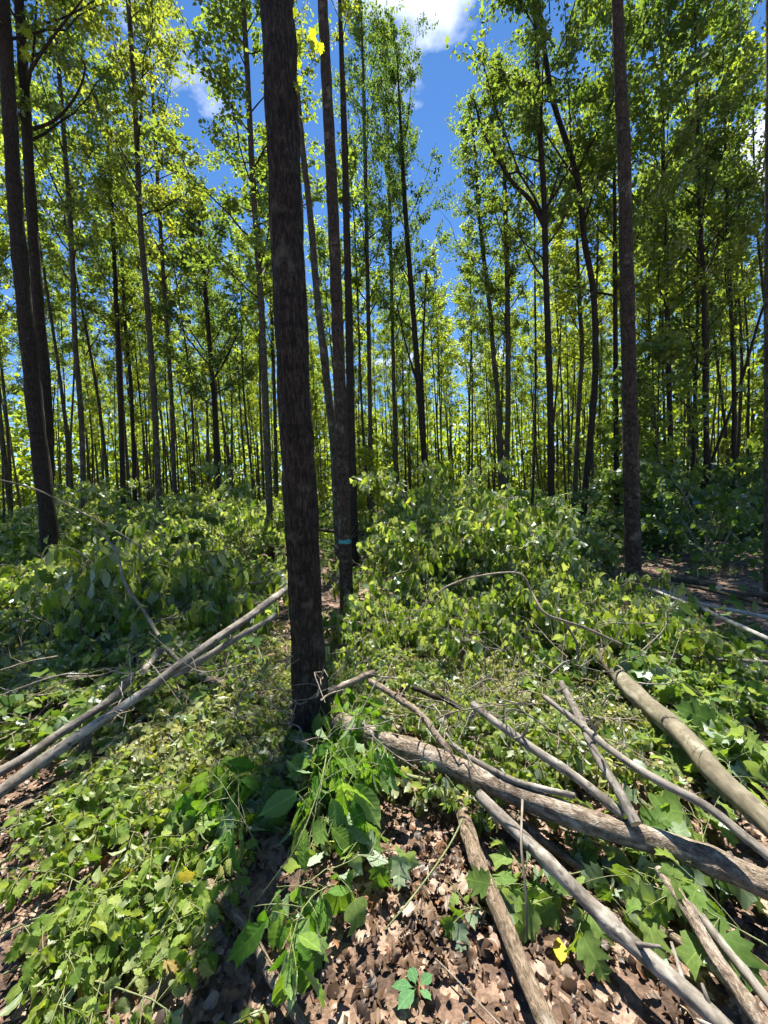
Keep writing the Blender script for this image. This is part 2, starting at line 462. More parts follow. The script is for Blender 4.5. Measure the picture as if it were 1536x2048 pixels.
M['bark_olive'] = barkmat('bark_log_olive', (0.08, 0.066, 0.042), (0.15, 0.13, 0.087), (0.215, 0.19, 0.132), along=(16, 16, 8), patch=0.58, patchcol=(0.33, 0.30, 0.22), bump=0.4, dist=0.008, spots=0.6, rings=0.35)
M['bark_white'] = barkmat('bark_pole_pale', (0.22, 0.205, 0.175), (0.42, 0.40, 0.355), (0.56, 0.54, 0.495), along=(30, 30, 10), patch=0.58, patchcol=(0.6, 0.59, 0.54), bump=0.3, dist=0.005, spots=0.6)
M['bark_vine'] = barkmat('bark_twig', (0.09, 0.07, 0.048), (0.20, 0.165, 0.12), (0.31, 0.275, 0.215), along=(60, 60, 12), patch=0.6, patchcol=(0.36, 0.33, 0.27), bump=0.4, dist=0.003)
M['stem_green'] = barkmat('stem_green', (0.09, 0.11, 0.04), (0.16, 0.18, 0.075), (0.25, 0.25, 0.13), along=(40, 40, 12), patch=0.62, patchcol=(0.24, 0.21, 0.13), bump=0.3, dist=0.003)
M['rotten'] = barkmat('wood_rotten', (0.05, 0.032, 0.02), (0.21, 0.155, 0.10), (0.42, 0.34, 0.23), along=(95, 95, 5), patch=0.62, patchcol=(0.46, 0.39, 0.27), bump=1.0, dist=0.02)
M['cut'] = cutmat('wood_cut_end')
M['paint'] = plainmat('paint_turquoise', (0.05, 0.29, 0.29))
M['hole'] = plainmat('knot_scar', (0.018, 0.014, 0.011), 0.9)

def groundmat():
    m, t, out = newmat('forest_floor')
    tco = t.nodes.new('ShaderNodeTexCoord')
    v = tco.outputs['Object']
    wv = noise(t, v, 9.0, 3.0)
    vo = t.nodes.new('ShaderNodeTexVoronoi'); vo.inputs['Scale'].default_value = 17.0
    cm = t.nodes.new('ShaderNodeVectorMath'); cm.operation = 'ADD'
    cb = t.nodes.new('ShaderNodeCombineXYZ')
    t.links.new(math_(t, 'MULTIPLY', wv, 0.12), cb.inputs[0]); t.links.new(math_(t, 'MULTIPLY', wv, -0.1), cb.inputs[1])
    t.links.new(v, cm.inputs[0]); t.links.new(cb.outputs[0], cm.inputs[1]); t.links.new(cm.outputs[0], vo.inputs['Vector'])
    sp = t.nodes.new('ShaderNodeSeparateColor'); t.links.new(vo.outputs['Color'], sp.inputs[0])
    col = ramp(t, sp.outputs[0], [(0, (0.05, 0.03, 0.02)), (0.4, (0.14, 0.085, 0.055)), (0.7, (0.24, 0.155, 0.105)), (1, (0.36, 0.26, 0.19))])
    fine = noise(t, v, 60.0, 4.0)
    col = mixc(t, 0.8, col, ramp(t, fine, [(0.35, (0.5, 0.5, 0.5)), (0.65, (1.2, 1.2, 1.2))]), 'MULTIPLY')
    b = t.nodes.new('ShaderNodeBump'); b.inputs['Strength'].default_value = 0.9; b.inputs['Distance'].default_value = 0.03
    t.links.new(math_(t, 'ADD', vo.outputs['Distance'], math_(t, 'MULTIPLY', fine, 0.5)), b.inputs['Height'])
    p = t.nodes.new('ShaderNodeBsdfPrincipled'); p.inputs['Roughness'].default_value = 0.95
    t.links.new(col, p.inputs['Base Color']); t.links.new(b.outputs[0], p.inputs['Normal'])
    t.links.new(p.outputs[0], out.inputs[0])
    return m
M['ground'] = groundmat()

# ------------------------------------------------------------------ the forest floor
def axis_():
    a = [0.0]
    st = 0.12
    while a[-1] < 420:
        a.append(a[-1] + st)
        if a[-1] > 5: st *= 1.07
    a = np.array(a)
    return np.concatenate([-a[:0:-1], a])
gx = axis_(); gy = axis_() + 3.0
X, Y_ = np.meshgrid(gx, gy, indexing='ij')
Zg = gz(X, Y_)
V = np.stack([X, Y_, Zg], -1).reshape(-1, 3)
ny_, nx_ = len(gy), len(gx)
i = (np.arange(nx_ - 1)[:, None] * ny_ + np.arange(ny_ - 1)[None, :]).ravel()
F = np.concatenate([np.stack([i, i + ny_, i + ny_ + 1], -1), np.stack([i, i + ny_ + 1, i + 1], -1)])
ground = obj('ground', mk('ground', V, F, M['ground'], smooth=True))
tag(ground, 'brown forest floor strewn with fallen leaves under the trees', kind='structure')

# ------------------------------------------------------------------ leaf shapes (x side, y along, z up; unit length)
def leafmesh(half, fold=0.25, bend=0.5, curl=0.0, wave=0.0, seed=0, stalk=0.25):
    """half outline: (x, y, t) with t where on the midrib the edge point is tied"""
    g = np.random.default_rng(seed)
    H = np.array(half, float)
    n = len(H)
    mid = np.stack([np.zeros(n), H[:, 2], np.zeros(n)], -1)
    L = np.stack([-H[:, 0], H[:, 1], fold * np.abs(H[:, 0])], -1)
    Rr = np.stack([H[:, 0], H[:, 1], fold * np.abs(H[:, 0])], -1)
    for E in (L, Rr):
        E[:, 2] += wave * g.normal(size=n) * (np.abs(H[:, 0]) > 0.01)
        E[:, 2] -= curl * np.abs(H[:, 0]) ** 2 * 4
    V = np.vstack([mid, L, Rr])
    UV = V.copy(); UV[:, 2] = 0
    F = []
    for k in range(n - 1):
        for off, fl in ((n, 0), (2 * n, 1)):
            a, b, c, d = k, k + 1, off + k + 1, off + k
            q = [(a, b, c), (a, c, d)] if fl == 0 else [(a, c, b), (a, d, c)]
            F += [x for x in q]
    F = np.array(F)
    # drop slivers
    P0, P1, P2 = V[F[:, 0]], V[F[:, 1]], V[F[:, 2]]
    ar = np.linalg.norm(np.cross(P1 - P0, P2 - P0), axis=1)
    F = F[ar > 1e-5]
    used = np.unique(F); mp = -np.ones(len(V), int); mp[used] = np.arange(len(used))
    V, UV, F = V[used], UV[used], mp[F]
    if stalk:
        k = len(V)
        V = np.vstack([V, [[-0.008, -stalk, 0.0], [0.008, -stalk, 0.0], [0.008, 0.03, 0], [-0.008, 0.03, 0]]])
        UV = np.vstack([UV, [[0, 0, 0]] * 4])
        F = np.vstack([F, [[k, k + 1, k + 2], [k, k + 2, k + 3]]])
    # bend along the length
    if bend:
        y = V[:, 1].copy(); z = V[:, 2].copy()
        a = bend * y
        V[:, 1] = np.sin(a) / bend + z * np.sin(a) * 1.0
        V[:, 2] = (np.cos(a) - 1) / bend + z * np.cos(a)
    return V, F, UV

LOBED = [(0, 0, 0), (0.16, -0.05, 0.02), (0.40, 0.04, 0.10), (0.33, 0.14, 0.18), (0.47, 0.30, 0.28), (0.31, 0.36, 0.36), (0.50, 0.66, 0.5),
         (0.30, 0.58, 0.56), (0.24, 0.66, 0.64), (0.27, 0.84, 0.76), (0.12, 0.82, 0.82), (0, 1.0, 1.0)]
TULIP = [(0, 0, 0), (0.20, 0.0, 0.04), (0.46, 0.12, 0.14), (0.50, 0.30, 0.28), (0.30, 0.46, 0.42), (0.42, 0.84, 0.62), (0.24, 0.80, 0.74), (0, 0.78, 0.78)]
def serr(nn, wd, tooth, peak=0.45):
    h = [(0, 0, 0)]
    for k in range(1, nn):
        y = k / nn
        x = wd * math.sin(math.pi * y ** (math.log(0.5) / math.log(peak))) ** 0.85
        h.append((max(x - (tooth if k % 2 else 0), 0.02), y + (0 if k % 2 else 0.012), y))
    h.append((0, 1.06, 1.0))
    return h
RIBBED = serr(16, 0.27, 0.022, 0.5)
OVATE = serr(8, 0.30, 0.0, 0.42)
TOOTHED = [(0, 0, 0), (0.15, 0.03, 0.05), (0.30, 0.16, 0.16), (0.25, 0.26, 0.26), (0.38, 0.38, 0.36), (0.28, 0.46, 0.46), (0.38, 0.62, 0.58),
           (0.24, 0.66, 0.66), (0.27, 0.82, 0.78), (0.12, 0.84, 0.86), (0, 1.0, 1.0)]
OAK = [(0, 0, 0), (0.06, 0.12, 0.12), (0.20, 0.20, 0.22), (0.10, 0.30, 0.30), (0.32, 0.45, 0.42), (0.14, 0.52, 0.52), (0.34, 0.72, 0.66), (0.15, 0.74, 0.76), (0.14, 0.90, 0.90), (0, 1.0, 1.0)]

def lset(mat, half, n, seed, **kw):
    g = np.random.default_rng(seed)
    out = []
    for k in range(n):
        V, F, UV = leafmesh(half, fold=kw.get('fold', 0.25) * g.uniform(0.4, 1.5), bend=kw.get('bend', 0.6) * g.uniform(0.3, 1.6),
                            curl=kw.get('curl', 0.15) * g.uniform(-0.5, 1.5), wave=kw.get('wave', 0.025), seed=seed + k, stalk=kw.get('stalk', 0.25))
        out.append(mk('leaf', V, F, mat, uv=UV))
    return out
LM = {
    'lobed': lset(M['lobed_leaf'], LOBED, 4, 10, bend=0.8, fold=0.3, wave=0.035) + lset(M['lobed_leaf'], TULIP, 3, 20, bend=0.8, fold=0.3),
    'toothed': lset(M['toothed_leaf'], TOOTHED, 6, 30, bend=0.9, fold=0.35, wave=0.03) + lset(M['toothed_leaf'], OVATE, 3, 35, bend=0.8, fold=0.4),
    'ribbed': lset(M['ribbed_leaf'], RIBBED, 6, 40, bend=0.8, fold=0.3, wave=0.012),
    'wilted': lset(M['wilt_leaf'], OVATE, 5, 50, bend=1.0, fold=0.6, wave=0.03),
    'sprout': lset(M['sprout_leaf'], LOBED, 4, 60, bend=0.5, fold=0.2),
    'seedling': lset(M['blue_leaf'], serr(10, 0.30, 0.015, 0.55), 3, 70, bend=0.3, fold=0.15, stalk=0.1),
    'yellowed': lset(M['yellowed_leaf'], OVATE, 1, 80, bend=0.4, stalk=0.1),
    'dead': lset(M['dead_leaf'], OAK, 5, 90, bend=1.5, fold=0.35, wave=0.09, curl=0.8, stalk=0.12) + lset(M['dead_leaf'], OVATE, 4, 96, bend=1.6, fold=0.45, wave=0.08, curl=0.8, stalk=0.12) + lset(M['dead_leaf'], LOBED, 3, 99, bend=1.0, fold=0.2, wave=0.07, curl=0.4, stalk=0.15),
}

# cheap templates for joined foliage
def tmpl(kind):
    if kind == 'tulip6':
        V = np.array([[0, 0, 0], [-.48, .3, .12], [-.33, .85, .06], [0, .74, -.04], [.33, .85, .06], [.48, .3, .12]])
        F = np.array([[0, 3, 1], [1, 3, 2], [0, 5, 3], [5, 4, 3]])
    elif kind == 'ovate6':
        V = np.array([[0, 0, 0], [-.30, .35, .10], [-.22, .7, .06], [0, 1.05, -.1], [.22, .7, .06], [.30, .35, .10]])
        F = np.array([[0, 3, 1], [1, 3, 2], [0, 5, 3], [5, 4, 3]])
    elif kind == 'quad':
        V = np.array([[0, 0, 0], [-.42, .5, .12], [0, 1.0, -.05], [.42, .5, .12]])
        F = np.array([[0, 2, 1], [0, 3, 2]])
    elif kind == 'lobed':
        V, F, _ = leafmesh([LOBED[k] for k in (0, 2, 3, 4, 5, 6, 7, 9, 11)], 0.3, 0.7, 0.1, 0.03, 5, 0.0)
    elif kind == 'ovate':
        V, F, _ = leafmesh(serr(5, 0.30, 0, 0.42), 0.4, 0.8, 0.1, 0.02, 6, 0.0)
    elif kind == 'dead':
        V, F, _ = leafmesh([OAK[k] for k in (0, 2, 3, 4, 5, 6, 7, 9)], 0.3, 1.2, 0.6, 0.09, 7, 0.0)
    elif kind == 'dead2':
        V, F, _ = leafmesh(serr(6, 0.30, 0, 0.42), 0.4, 1.3, 0.6, 0.08, 8, 0.0)
    return V, F

def scatter(kind, pos, axis, nrm, size, rng, aniso=0.2):
    Vt, Ft = tmpl(kind)
    n = len(pos)
    a = unit(axis)
    nn = unit(nrm - a * np.sum(nrm * a, 1, keepdims=True))
    s = np.cross(a, nn)
    sz = np.asarray(size)[:, None, None]
    wd = (1 + aniso * rng.normal(size=n))[:, None, None]
    Vv = pos[:, None, :] + sz * (Vt[None, :, 0:1] * wd * s[:, None, :] + Vt[None, :, 1:2] * a[:, None, :] + Vt[None, :, 2:3] * nn[:, None, :])
    Ff = Ft[None] + (np.arange(n) * len(Vt))[:, None, None]
    return Vv.reshape(-1, 3), Ff.reshape(-1, 3)

def lmesh(name, mat, kinds, pos, axis, nrm, size, rng):
    """joined foliage out of one or two leaf shapes"""
    pos, axis, nrm, size = map(np.asarray, (pos, axis, nrm, size))
    sel = rng.integers(0, len(kinds), len(pos))
    Vs, Fs, o = [], [], 0
    for k, kd in enumerate(kinds):
        q = sel == k
        if not q.any(): continue
        V, F = scatter(kd, pos[q], axis[q], nrm[q], size[q], rng)
        Vs.append(V); Fs.append(F + o); o += len(V)
    return mk(name, np.vstack(Vs), np.vstack(Fs), mat)

def leaf_matrix(p, a, n, s):
    a = unit(a); n = unit(n - a * np.dot(n, a)); x = np.cross(a, n)
    return Matrix(((x[0] * s, a[0] * s, n[0] * s, p[0]), (x[1] * s, a[1] * s, n[1] * s, p[1]), (x[2] * s, a[2] * s, n[2] * s, p[2]), (0, 0, 0, 1)))

# ------------------------------------------------------------------ tree crowns
def crown(seed, H, Rc, nl, tw, lv, size, mat, kinds, bark, inc=(28, 55), start=0.0, split=True, twig_seg=3, droop=0.35, wide=0.6):
    """limbs round an upright axis of height H, leaves set along their twigs"""
    g = np.random.default_rng(seed)
    limbs, lp, la, ln, ls = [], [], [], [], []
    for i in range(nl):
        t = start + (1 - start) * (i + g.random()) / nl * 0.95
        az = i * 2.4 + g.uniform(-0.6, 0.6)
        prof = Rc * (1 - t) ** 0.55 * min(1.0, wide + (1 - wide) * t / 0.3)
        L = max(prof * g.uniform(0.6, 1.3), 0.3)
        an = R(g.uniform(*inc)) * (1 - 0.4 * t)
        hd = np.array([math.cos(az), math.sin(az), 0])
        rise = L / math.tan(max(an, 0.3))
        rise = min(rise, H * 0.45)
        z0 = t * H - 0.25 * rise
        s = np.linspace(0, 1, 7)[:, None]
        wob = g.normal(size=(7, 3)) * 0.04 * L * np.minimum(s, 1)
        P = hd * L * s + np.array([0, 0, 1.0]) * (z0 + rise * (0.75 * s + 0.25 * s ** 2)) + wob * (s > 0)
        r0 = 0.010 + 0.009 * L * (1.2 - t)
        parts = [tube(P, np.linspace(r0, 0.005, 7), 5)]
        Pf = catmull(P, 25)
        for j in range(tw):
            u = 1 - (1 - 0.22) * g.random() ** 0.8
            b = Pf[int(u * 24)]
            d = unit(hd * g.uniform(0.1, 1.0) + np.array([g.normal() * 0.7, g.normal() * 0.7, g.uniform(-0.1, 1.0)]))
            tl = g.uniform(0.3, 1.1) * (0.55 + 0.25 * L)
            Q = b + np.linspace(0, 1, twig_seg)[:, None] * d * tl + np.linspace(0, 1, twig_seg)[:, None] ** 2 * np.array([0, 0, -0.12 * tl])
            parts.append(tube(Q, np.linspace(0.005, 0.0025, twig_seg), 3))
            n = max(2, int(lv * g.uniform(0.4, 1.6)))
            uu = g.uniform(0.1, 1.05, n)[:, None]
            rd = unit(g.normal(size=(n, 3)) + d * 0.4)
            p = b + uu * d * tl + rd * g.uniform(0.02, 0.12 + 0.35 * size, n)[:, None]
            lp.append(p); la.append(unit(rd + np.array([0, 0, -droop]) + g.normal(size=(n, 3)) * 0.3))
            ln.append(unit(np.array([0, 0, 0.9]) + g.normal(size=(n, 3)) * 0.55)); ls.append(size * g.uniform(0.6, 1.25, n))
        limbs.append(parts)
    # leader
    n = max(4, int(lv * tw * 0.8))
    p = np.stack([g.normal(size=n) * 0.18, g.normal(size=n) * 0.18, H * (1 - 0.14 * g.random(n))], -1)
    lp.append(p); la.append(unit(g.normal(size=(n, 3)))); ln.append(unit(np.array([0, 0, 1.0]) + g.normal(size=(n, 3)) * 0.6)); ls.append(size * g.uniform(0.6, 1.2, n))
    cm = lmesh('crown', mat, kinds, np.vstack(lp), np.vstack(la), np.vstack(ln), np.concatenate(ls), g)
    if split:
        lm = []
        for parts in limbs:
            V, F, B = join(parts); lm.append(mk('limb', V, F, bark, bc=B, smooth=True))
    else:
        V, F, B = join([q for parts in limbs for q in parts]); lm = mk('branchwork', V, F, bark, bc=B, smooth=True)
    return cm, lm

CR = {}
def get_crown(key):
    if key not in CR:
        kind, v = key
        if kind == 'airy':       # tall slender plantation trees, loose yellow-green crown
            CR[key] = crown(100 + v, 11.0, 1.95, 23, 9, 48, 0.088, M['crown_yellow'] if v % 3 == 1 else M['crown_green'], ['tulip6', 'ovate6'], M['bark_dark'])
        elif kind == 'dense':    # fuller dark crowns on the right
            CR[key] = crown(200 + v, 10.0, 2.5, 21, 9, 54, 0.092, M['crown_dark'] if v % 3 else M['crown_green'], ['ovate6', 'tulip6'], M['bark_dark'], inc=(28, 60), wide=0.75)
        elif kind == 'thin':     # sparse high crowns of the nearest trees
            CR[key] = crown(250 + v, 8.0, 1.3, 12, 6, 26, 0.11, M['crown_yellow'], ['tulip6', 'ovate6'], M['bark_dark'])
        elif kind == 'low':      # smaller maples whose crown hangs low
            CR[key] = crown(300 + v, 7.0, 2.0, 17, 9, 50, 0.095, M['crown_dark'] if v % 2 else M['crown_green'], ['tulip6', 'ovate6'], M['bark_dark'], inc=(35, 75), wide=0.8, droop=0.2)
    return CR[key]

# ------------------------------------------------------------------ named trees
def tree(name, label, pts, wpx, Y, height, bark, crown_key=None, crown_at=8.0, cscale=1.0, S=14, rough=0.12, base_px=None, limbs=(), group=None, flare=0.25, seed=1, czr=0.0, cw=1.0):
    """trunk traced through pts at Y metres ahead and carried on to its full height"""
    W = [atY(px, py, Y) for px, py in pts]
    W = sorted(W, key=lambda p: p[2])
    b = W[0].copy()
    d = unit(W[1] - W[0]) if len(W) > 1 else np.array([0, 0, 1.0])
    zg = float(gz(b[0], b[1])) - 0.08
    if b[2] > zg + 0.05:
        W.insert(0, b - d * ((b[2] - zg) / max(d[2], 0.5)))
    else:
        W[0] = b - d * ((b[2] - zg) / max(d[2], 0.5))
    traced = W[-1]
    d2 = unit(W[-1] - W[-2]); d2 = unit(d2 * 0.5 + np.array([0, 0, 0.5]))
    while W[-1][2] < height - 0.01:
        step = min(2.5, height - W[-1][2] + 0.01)
        W.append(W[-1] + d2 * step / d2[2])
        d2 = unit(d2 + np.array([0, 0, 0.15]))
    W = np.array(W)
    root = W[0].copy(); root[2] += 0.08
    n = max(24, int(height * (14 if S >= 24 else 5)))
    # even spacing in height
    zs = np.linspace(W[0][2], W[-1][2], n)
    dense = catmull(W, 300)
    P = np.stack([np.interp(zs, dense[:, 2], dense[:, k]) for k in range(3)], -1)
    # radii
    dep = Y * FPX / math.hypot(FPX, 1)       # depth of the trunk plane
    ww = sorted(wpx)                         # (height fraction handled by pixel rows below)
    ct = Y / math.hypot(root[0], Y)
    r_low, r_hi = wpx[0] * Y / FPX / 2 * ct, wpx[1] * Y / FPX / 2 * ct
    z_hi = traced[2]
    h = zs - zs[0]
    rad = np.interp(zs, [zs[0], max(z_hi, 3), height], [r_low, r_hi, 0.012])
    if z_hi < 3: rad = np.interp(zs, [zs[0], height], [r_low, 0.012])
    rad = rad * (1 + flare * np.exp(-h / 0.22))
    t = thing(name, label, 'tree', root, group=group)
    V, F, B = tube(P - root, rad, S, rough, seed)
    trunk = obj('trunk', mk('trunk', V, F, bark, bc=B, smooth=True), t)
    for lp, w0, w1 in limbs:
        Q = catmull([atY(px, py, Y) for px, py in lp], 22) - root
        V, F, B = tube(Q, np.linspace(w0 * Y / FPX / 2, w1 * Y / FPX / 2, 22), 7, 0.1, seed)
        obj('limb', mk('limb', V, F, bark, bc=B, smooth=True), t)
    if crown_key:
        cm, lm = get_crown(crown_key)
        H0 = {'airy': 11.0, 'dense': 10.0, 'low': 7.0, 'thin': 8.0}[crown_key[0]]
        p0 = np.array([np.interp(crown_at, zs, P[:, k]) for k in range(3)]); p0[2] = crown_at
        ax = P[-1] - p0
        sz = np.linalg.norm(ax) / H0
        q = Vector((0, 0, 1)).rotation_difference(Vector(ax.tolist()))
        mtx = Matrix.Translation(Vector((p0 - root).tolist())) @ q.to_matrix().to_4x4() @ Matrix.Rotation(czr + seed * 1.7, 4, 'Z') @ Matrix.Diagonal((cw * cscale, cw * cscale, sz, 1))
        obj('crown', cm, t, mtx)
        for l in lm:
            obj('limb', l, t, mtx)
    return t, P, rad, root

T_ = {}
T_['main'] = tree('forest_tree', 'thick dark furrowed trunk standing closest of all trees, brush around its foot',
     [(626, 1490), (616, 1300), (606, 1100), (592, 850), (580, 600), (572, 400), (563, 200), (555, 0)], (66, 62), 2.5, 19.0,
     M['bark_main'], ('thin', 1), 11.0, S=64, rough=0.13, flare=0.7, seed=3)
T_['paint'] = tree('forest_tree', 'slim dark trunk with a turquoise paint dash, just behind the thick dark trunk',
     [(695, 1240), (690, 1080), (682, 850), (674, 620), (665, 400), (655, 200), (645, 0)], (27, 19), 4.9, 19.0,
     M['bark_spot'], ('thin', 2), 11.0, S=24, rough=0.12, seed=5)
T_['right'] = tree('forest_tree', 'tall straight brown trunk with knot scars beside the pale fallen poles',
     [(1268, 1215), (1264, 1050), (1260, 850), (1257, 700), (1252, 500), (1248, 300), (1240, 150), (1235, 0)], (36, 23), 5.5, 20.0,
     M['bark_spot'], ('thin', 3), 11.5, S=24, rough=0.09, seed=8)
T_['left'] = tree('forest_tree', 'dark bent trunk in front of its slimmer twin near the left edge',
     [(104, 1140), (92, 1000), (68, 800), (48, 600), (30, 400), (18, 200), (6, 0)], (40, 27), 7.0, 20.0,
     M['bark_dark'], ('airy', 4), 9.0, S=20, rough=0.12, seed=9, limbs=[([(54, 152), (90, 95), (140, 30), (190, -30)], 6, 2)])
tree('forest_tree', 'slimmer dark trunk tucked close behind the bent trunk on the left',
     [(92, 1080), (96, 900), (88, 740), (76, 600), (62, 400), (50, 200), (38, 0)], (28, 20), 8.0, 20.0,
     M['bark_dark'], ('airy', 5), 9.0, S=16, seed=10, limbs=[([(66, 258), (110, 240), (150, 195), (170, 140), (160, 110)], 6, 2), ([(48, 55), (90, 47), (140, 30), (190, 0)], 5, 2)])
tree('forest_tree', 'right edge trunk cut off by the frame, pale brown, by the pale poles',
     [(1541, 1290), (1540, 1000), (1540, 700), (1541, 400)], (28, 24), 5.2, 18.0, M['bark_grey'], ('dense', 1), 9.5, S=18, seed=11, cscale=0.8)

MID = [
 # label, pts, (w_low, w_high), Y, height, bark, crown, crown_at, extra
 ('slender trunk with a kink, first one right of the bent pair', [(167, 1000), (165, 900), (160, 800), (150, 680), (143, 480), (130, 300), (115, 100)], (13, 9), 12.5, 19, 'bark_grey', ('airy', 2), 9, {}),
 ('slender dark trunk between the kinked trunk and the leaning straight one', [(246, 990), (240, 750), (232, 600), (228, 500), (220, 350)], (12, 8), 14, 17, 'bark_dark', ('airy', 3), 8, {}),
 ('thin dark trunk close beside a slender dark trunk at left', [(270, 985), (262, 780), (250, 640), (236, 380)], (9, 6), 17, 17, 'bark_dark', ('airy', 6), 8, {}),
 ('straight slender trunk rising to the top over the left leafy mound', [(319, 1015), (308, 800), (294, 600), (281, 450), (270, 200), (260, 50)], (14, 10), 11, 20, 'bark_grey', ('airy', 7), 8.5, {}),
 ('thin pale trunk just right of the straight slender one at left', [(349, 985), (343, 800), (330, 600), (322, 475), (307, 215)], (10, 7), 14, 19, 'bark_grey', ('airy', 1), 8.0, {}),
 ('dark maple with a low dense crown and forking limbs, left of the thick trunk', [(437, 960), (428, 800), (420, 700), (412, 600), (402, 480)], (11, 8), 14, 12.5, 'bark_dark', ('low', 1), 5.0, {'limbs': [([(425, 760), (445, 730), (465, 690), (480, 660)], 5, 2), ([(421, 720), (400, 690), (380, 660)], 4, 2)]}),
 ('straight slender trunk immediately left of the thick dark trunk', [(542, 1095), (535, 900), (524, 640), (515, 500), (505, 350), (495, 150), (486, 0)], (15, 10), 9.5, 15, 'bark_grey', ('airy', 5), 6.5, {'cscale': 1.15}),
 ('thin trunk half hidden behind the thick dark trunk', [(553, 960), (549, 800), (543, 620), (538, 450)], (8, 6), 18, 18, 'bark_far', ('airy', 5), 8, {}),
 ('leaning pale trunk with black knots, between the thick trunk and the painted one', [(676, 1050), (668, 900), (655, 775), (635, 600), (620, 425), (602, 265)], (18, 11), 8.5, 14, 'bark_grey', ('thin', 4), 10, {'tag': 'knots', 'cscale': 0.5}),
 ('dark trunk directly behind the painted tree', [(707, 1050), (704, 950), (700, 750), (697, 600), (692, 400), (688, 250)], (19, 12), 8.0, 14, 'bark_dark', ('thin', 5), 10.5, {'cscale': 0.5}),
 ('dark tree whose limbs fork steeply, right of the painted tree', [(851, 945), (838, 775), (826, 620), (815, 480), (808, 380)], (13, 9), 12, 15, 'bark_dark', ('dense', 2), 6.5, {'limbs': [([(850, 900), (844, 760), (848, 640), (853, 540)], 7, 3), ([(838, 780), (812, 690), (792, 600)], 5, 2)], 'cscale': 0.62}),
 ('tall slender tree with a full crown, second right of the painted tree', [(742, 970), (738, 700), (732, 400), (728, 200)], (9, 7), 18, 24, 'bark_grey', ('airy', 2), 9.5, {'cscale': 1.15}),
 ('tall thin tree with a full crown, left of the steeply forking dark tree', [(792, 975), (786, 700), (779, 400), (774, 200)], (8, 6), 20, 25, 'bark_grey', ('airy', 5), 9.5, {'cscale': 1.15}),
 ('slender trunk leaning left, first right of the sky gap', [(1001, 930), (996, 800), (988, 725), (978, 600), (962, 470)], (11, 8), 13.5, 15, 'bark_grey', ('airy', 8), 6.5, {'cscale': 0.8}),
 ('straight slender trunk behind the tallest leafy mound', [(1012, 975), (1016, 800), (1015, 600), (1011, 430)], (12, 9), 13, 15.5, 'bark_grey', ('airy', 3), 7, {'cscale': 0.85}),
 ('dark trunk with one long limb reaching up to the left', [(1103, 1010), (1102, 880), (1098, 725), (1092, 560), (1088, 400), (1078, 225)], (15, 10), 10, 18, 'bark_dark', ('dense', 3), 7.5, {'limbs': [([(1090, 455), (1060, 400), (1025, 365), (990, 310), (965, 260), (948, 200)], 9, 3), ([(1012, 350), (1040, 345), (1070, 372)], 4, 2), ([(1096, 570), (1062, 520), (1035, 455)], 4, 2), ([(1089, 430), (1110, 370), (1130, 300)], 6, 2)], 'cscale': 1.0}),
 ('snaking dark trunk that bends left high up', [(1172, 960), (1183, 850), (1191, 740), (1188, 600), (1180, 540), (1168, 475), (1158, 375), (1138, 300), (1113, 225), (1096, 150)], (15, 10), 10.5, 18, 'bark_dark', ('dense', 4), 9.0, {'cscale': 0.9}),
 ('thin curved trunk just left of the snaking dark trunk', [(1152, 930), (1158, 800), (1164, 700), (1158, 590)], (11, 8), 14, 14, 'bark_grey', ('airy', 1), 6, {}),
 ('thin dark trunk close on the left of the tall brown trunk', [(1233, 1010), (1232, 850), (1231, 700), (1230, 520)], (12, 9), 11, 15, 'bark_dark', ('low', 2), 7, {}),
 ('dark trunk carrying a layered bright crown, right of the tall brown trunk', [(1344, 980), (1338, 775), (1334, 600), (1329, 420), (1326, 300)], (13, 9), 11.5, 16, 'bark_dark', ('low', 4), 6.5, {'cw': 1.3}),
 ('thin crooked trunk between the tall brown trunk and its neighbour', [(1313, 960), (1308, 850), (1297, 760), (1298, 690)], (8, 6), 15, 13, 'bark_far', ('airy', 2), 5, {}),
 ('dark straight trunk in the right-hand group, thickest there', [(1416, 998), (1411, 800), (1408, 600), (1400, 440)], (15, 9), 11.0, 17, 'bark_dark', ('dense', 5), 7.5, {'limbs': [([(1408, 740), (1385, 690), (1372, 660)], 5, 2), ([(1405, 560), (1430, 500), (1440, 440)], 5, 2)], 'cscale': 0.85}),
 ('short dark trunk left of the thickest right-hand trunk', [(1386, 985), (1388, 840), (1393, 720)], (10, 7), 13, 13, 'bark_dark', ('low', 3), 4.5, {}),
 ('dark trunk farthest to the right of its group', [(1466, 995), (1468, 800), (1463, 640), (1455, 480)], (11, 8), 12, 16, 'bark_dark', ('dense', 6), 7, {'cscale': 0.8}),
 ('thin pole-like tree leaning right across the right-hand group', [(1420, 930), (1478, 775), (1518, 640), (1545, 560)], (8, 5), 11.3, 9, 'bark_dark', None, 5, {}),
]
for k, (lab, pts, wpx, Y, ht, bk, ck, ca, ex) in enumerate(MID):
    r_ = tree('forest_tree', lab, pts, wpx, Y, ht, M[bk], ck, ca, S=12, seed=20 + k, limbs=ex.get('limbs', ()), cscale=ex.get('cscale', 1.0), cw=ex.get('cw', 1.0), rough=0.1)
    if ex.get('tag'): T_[ex['tag']] = r_

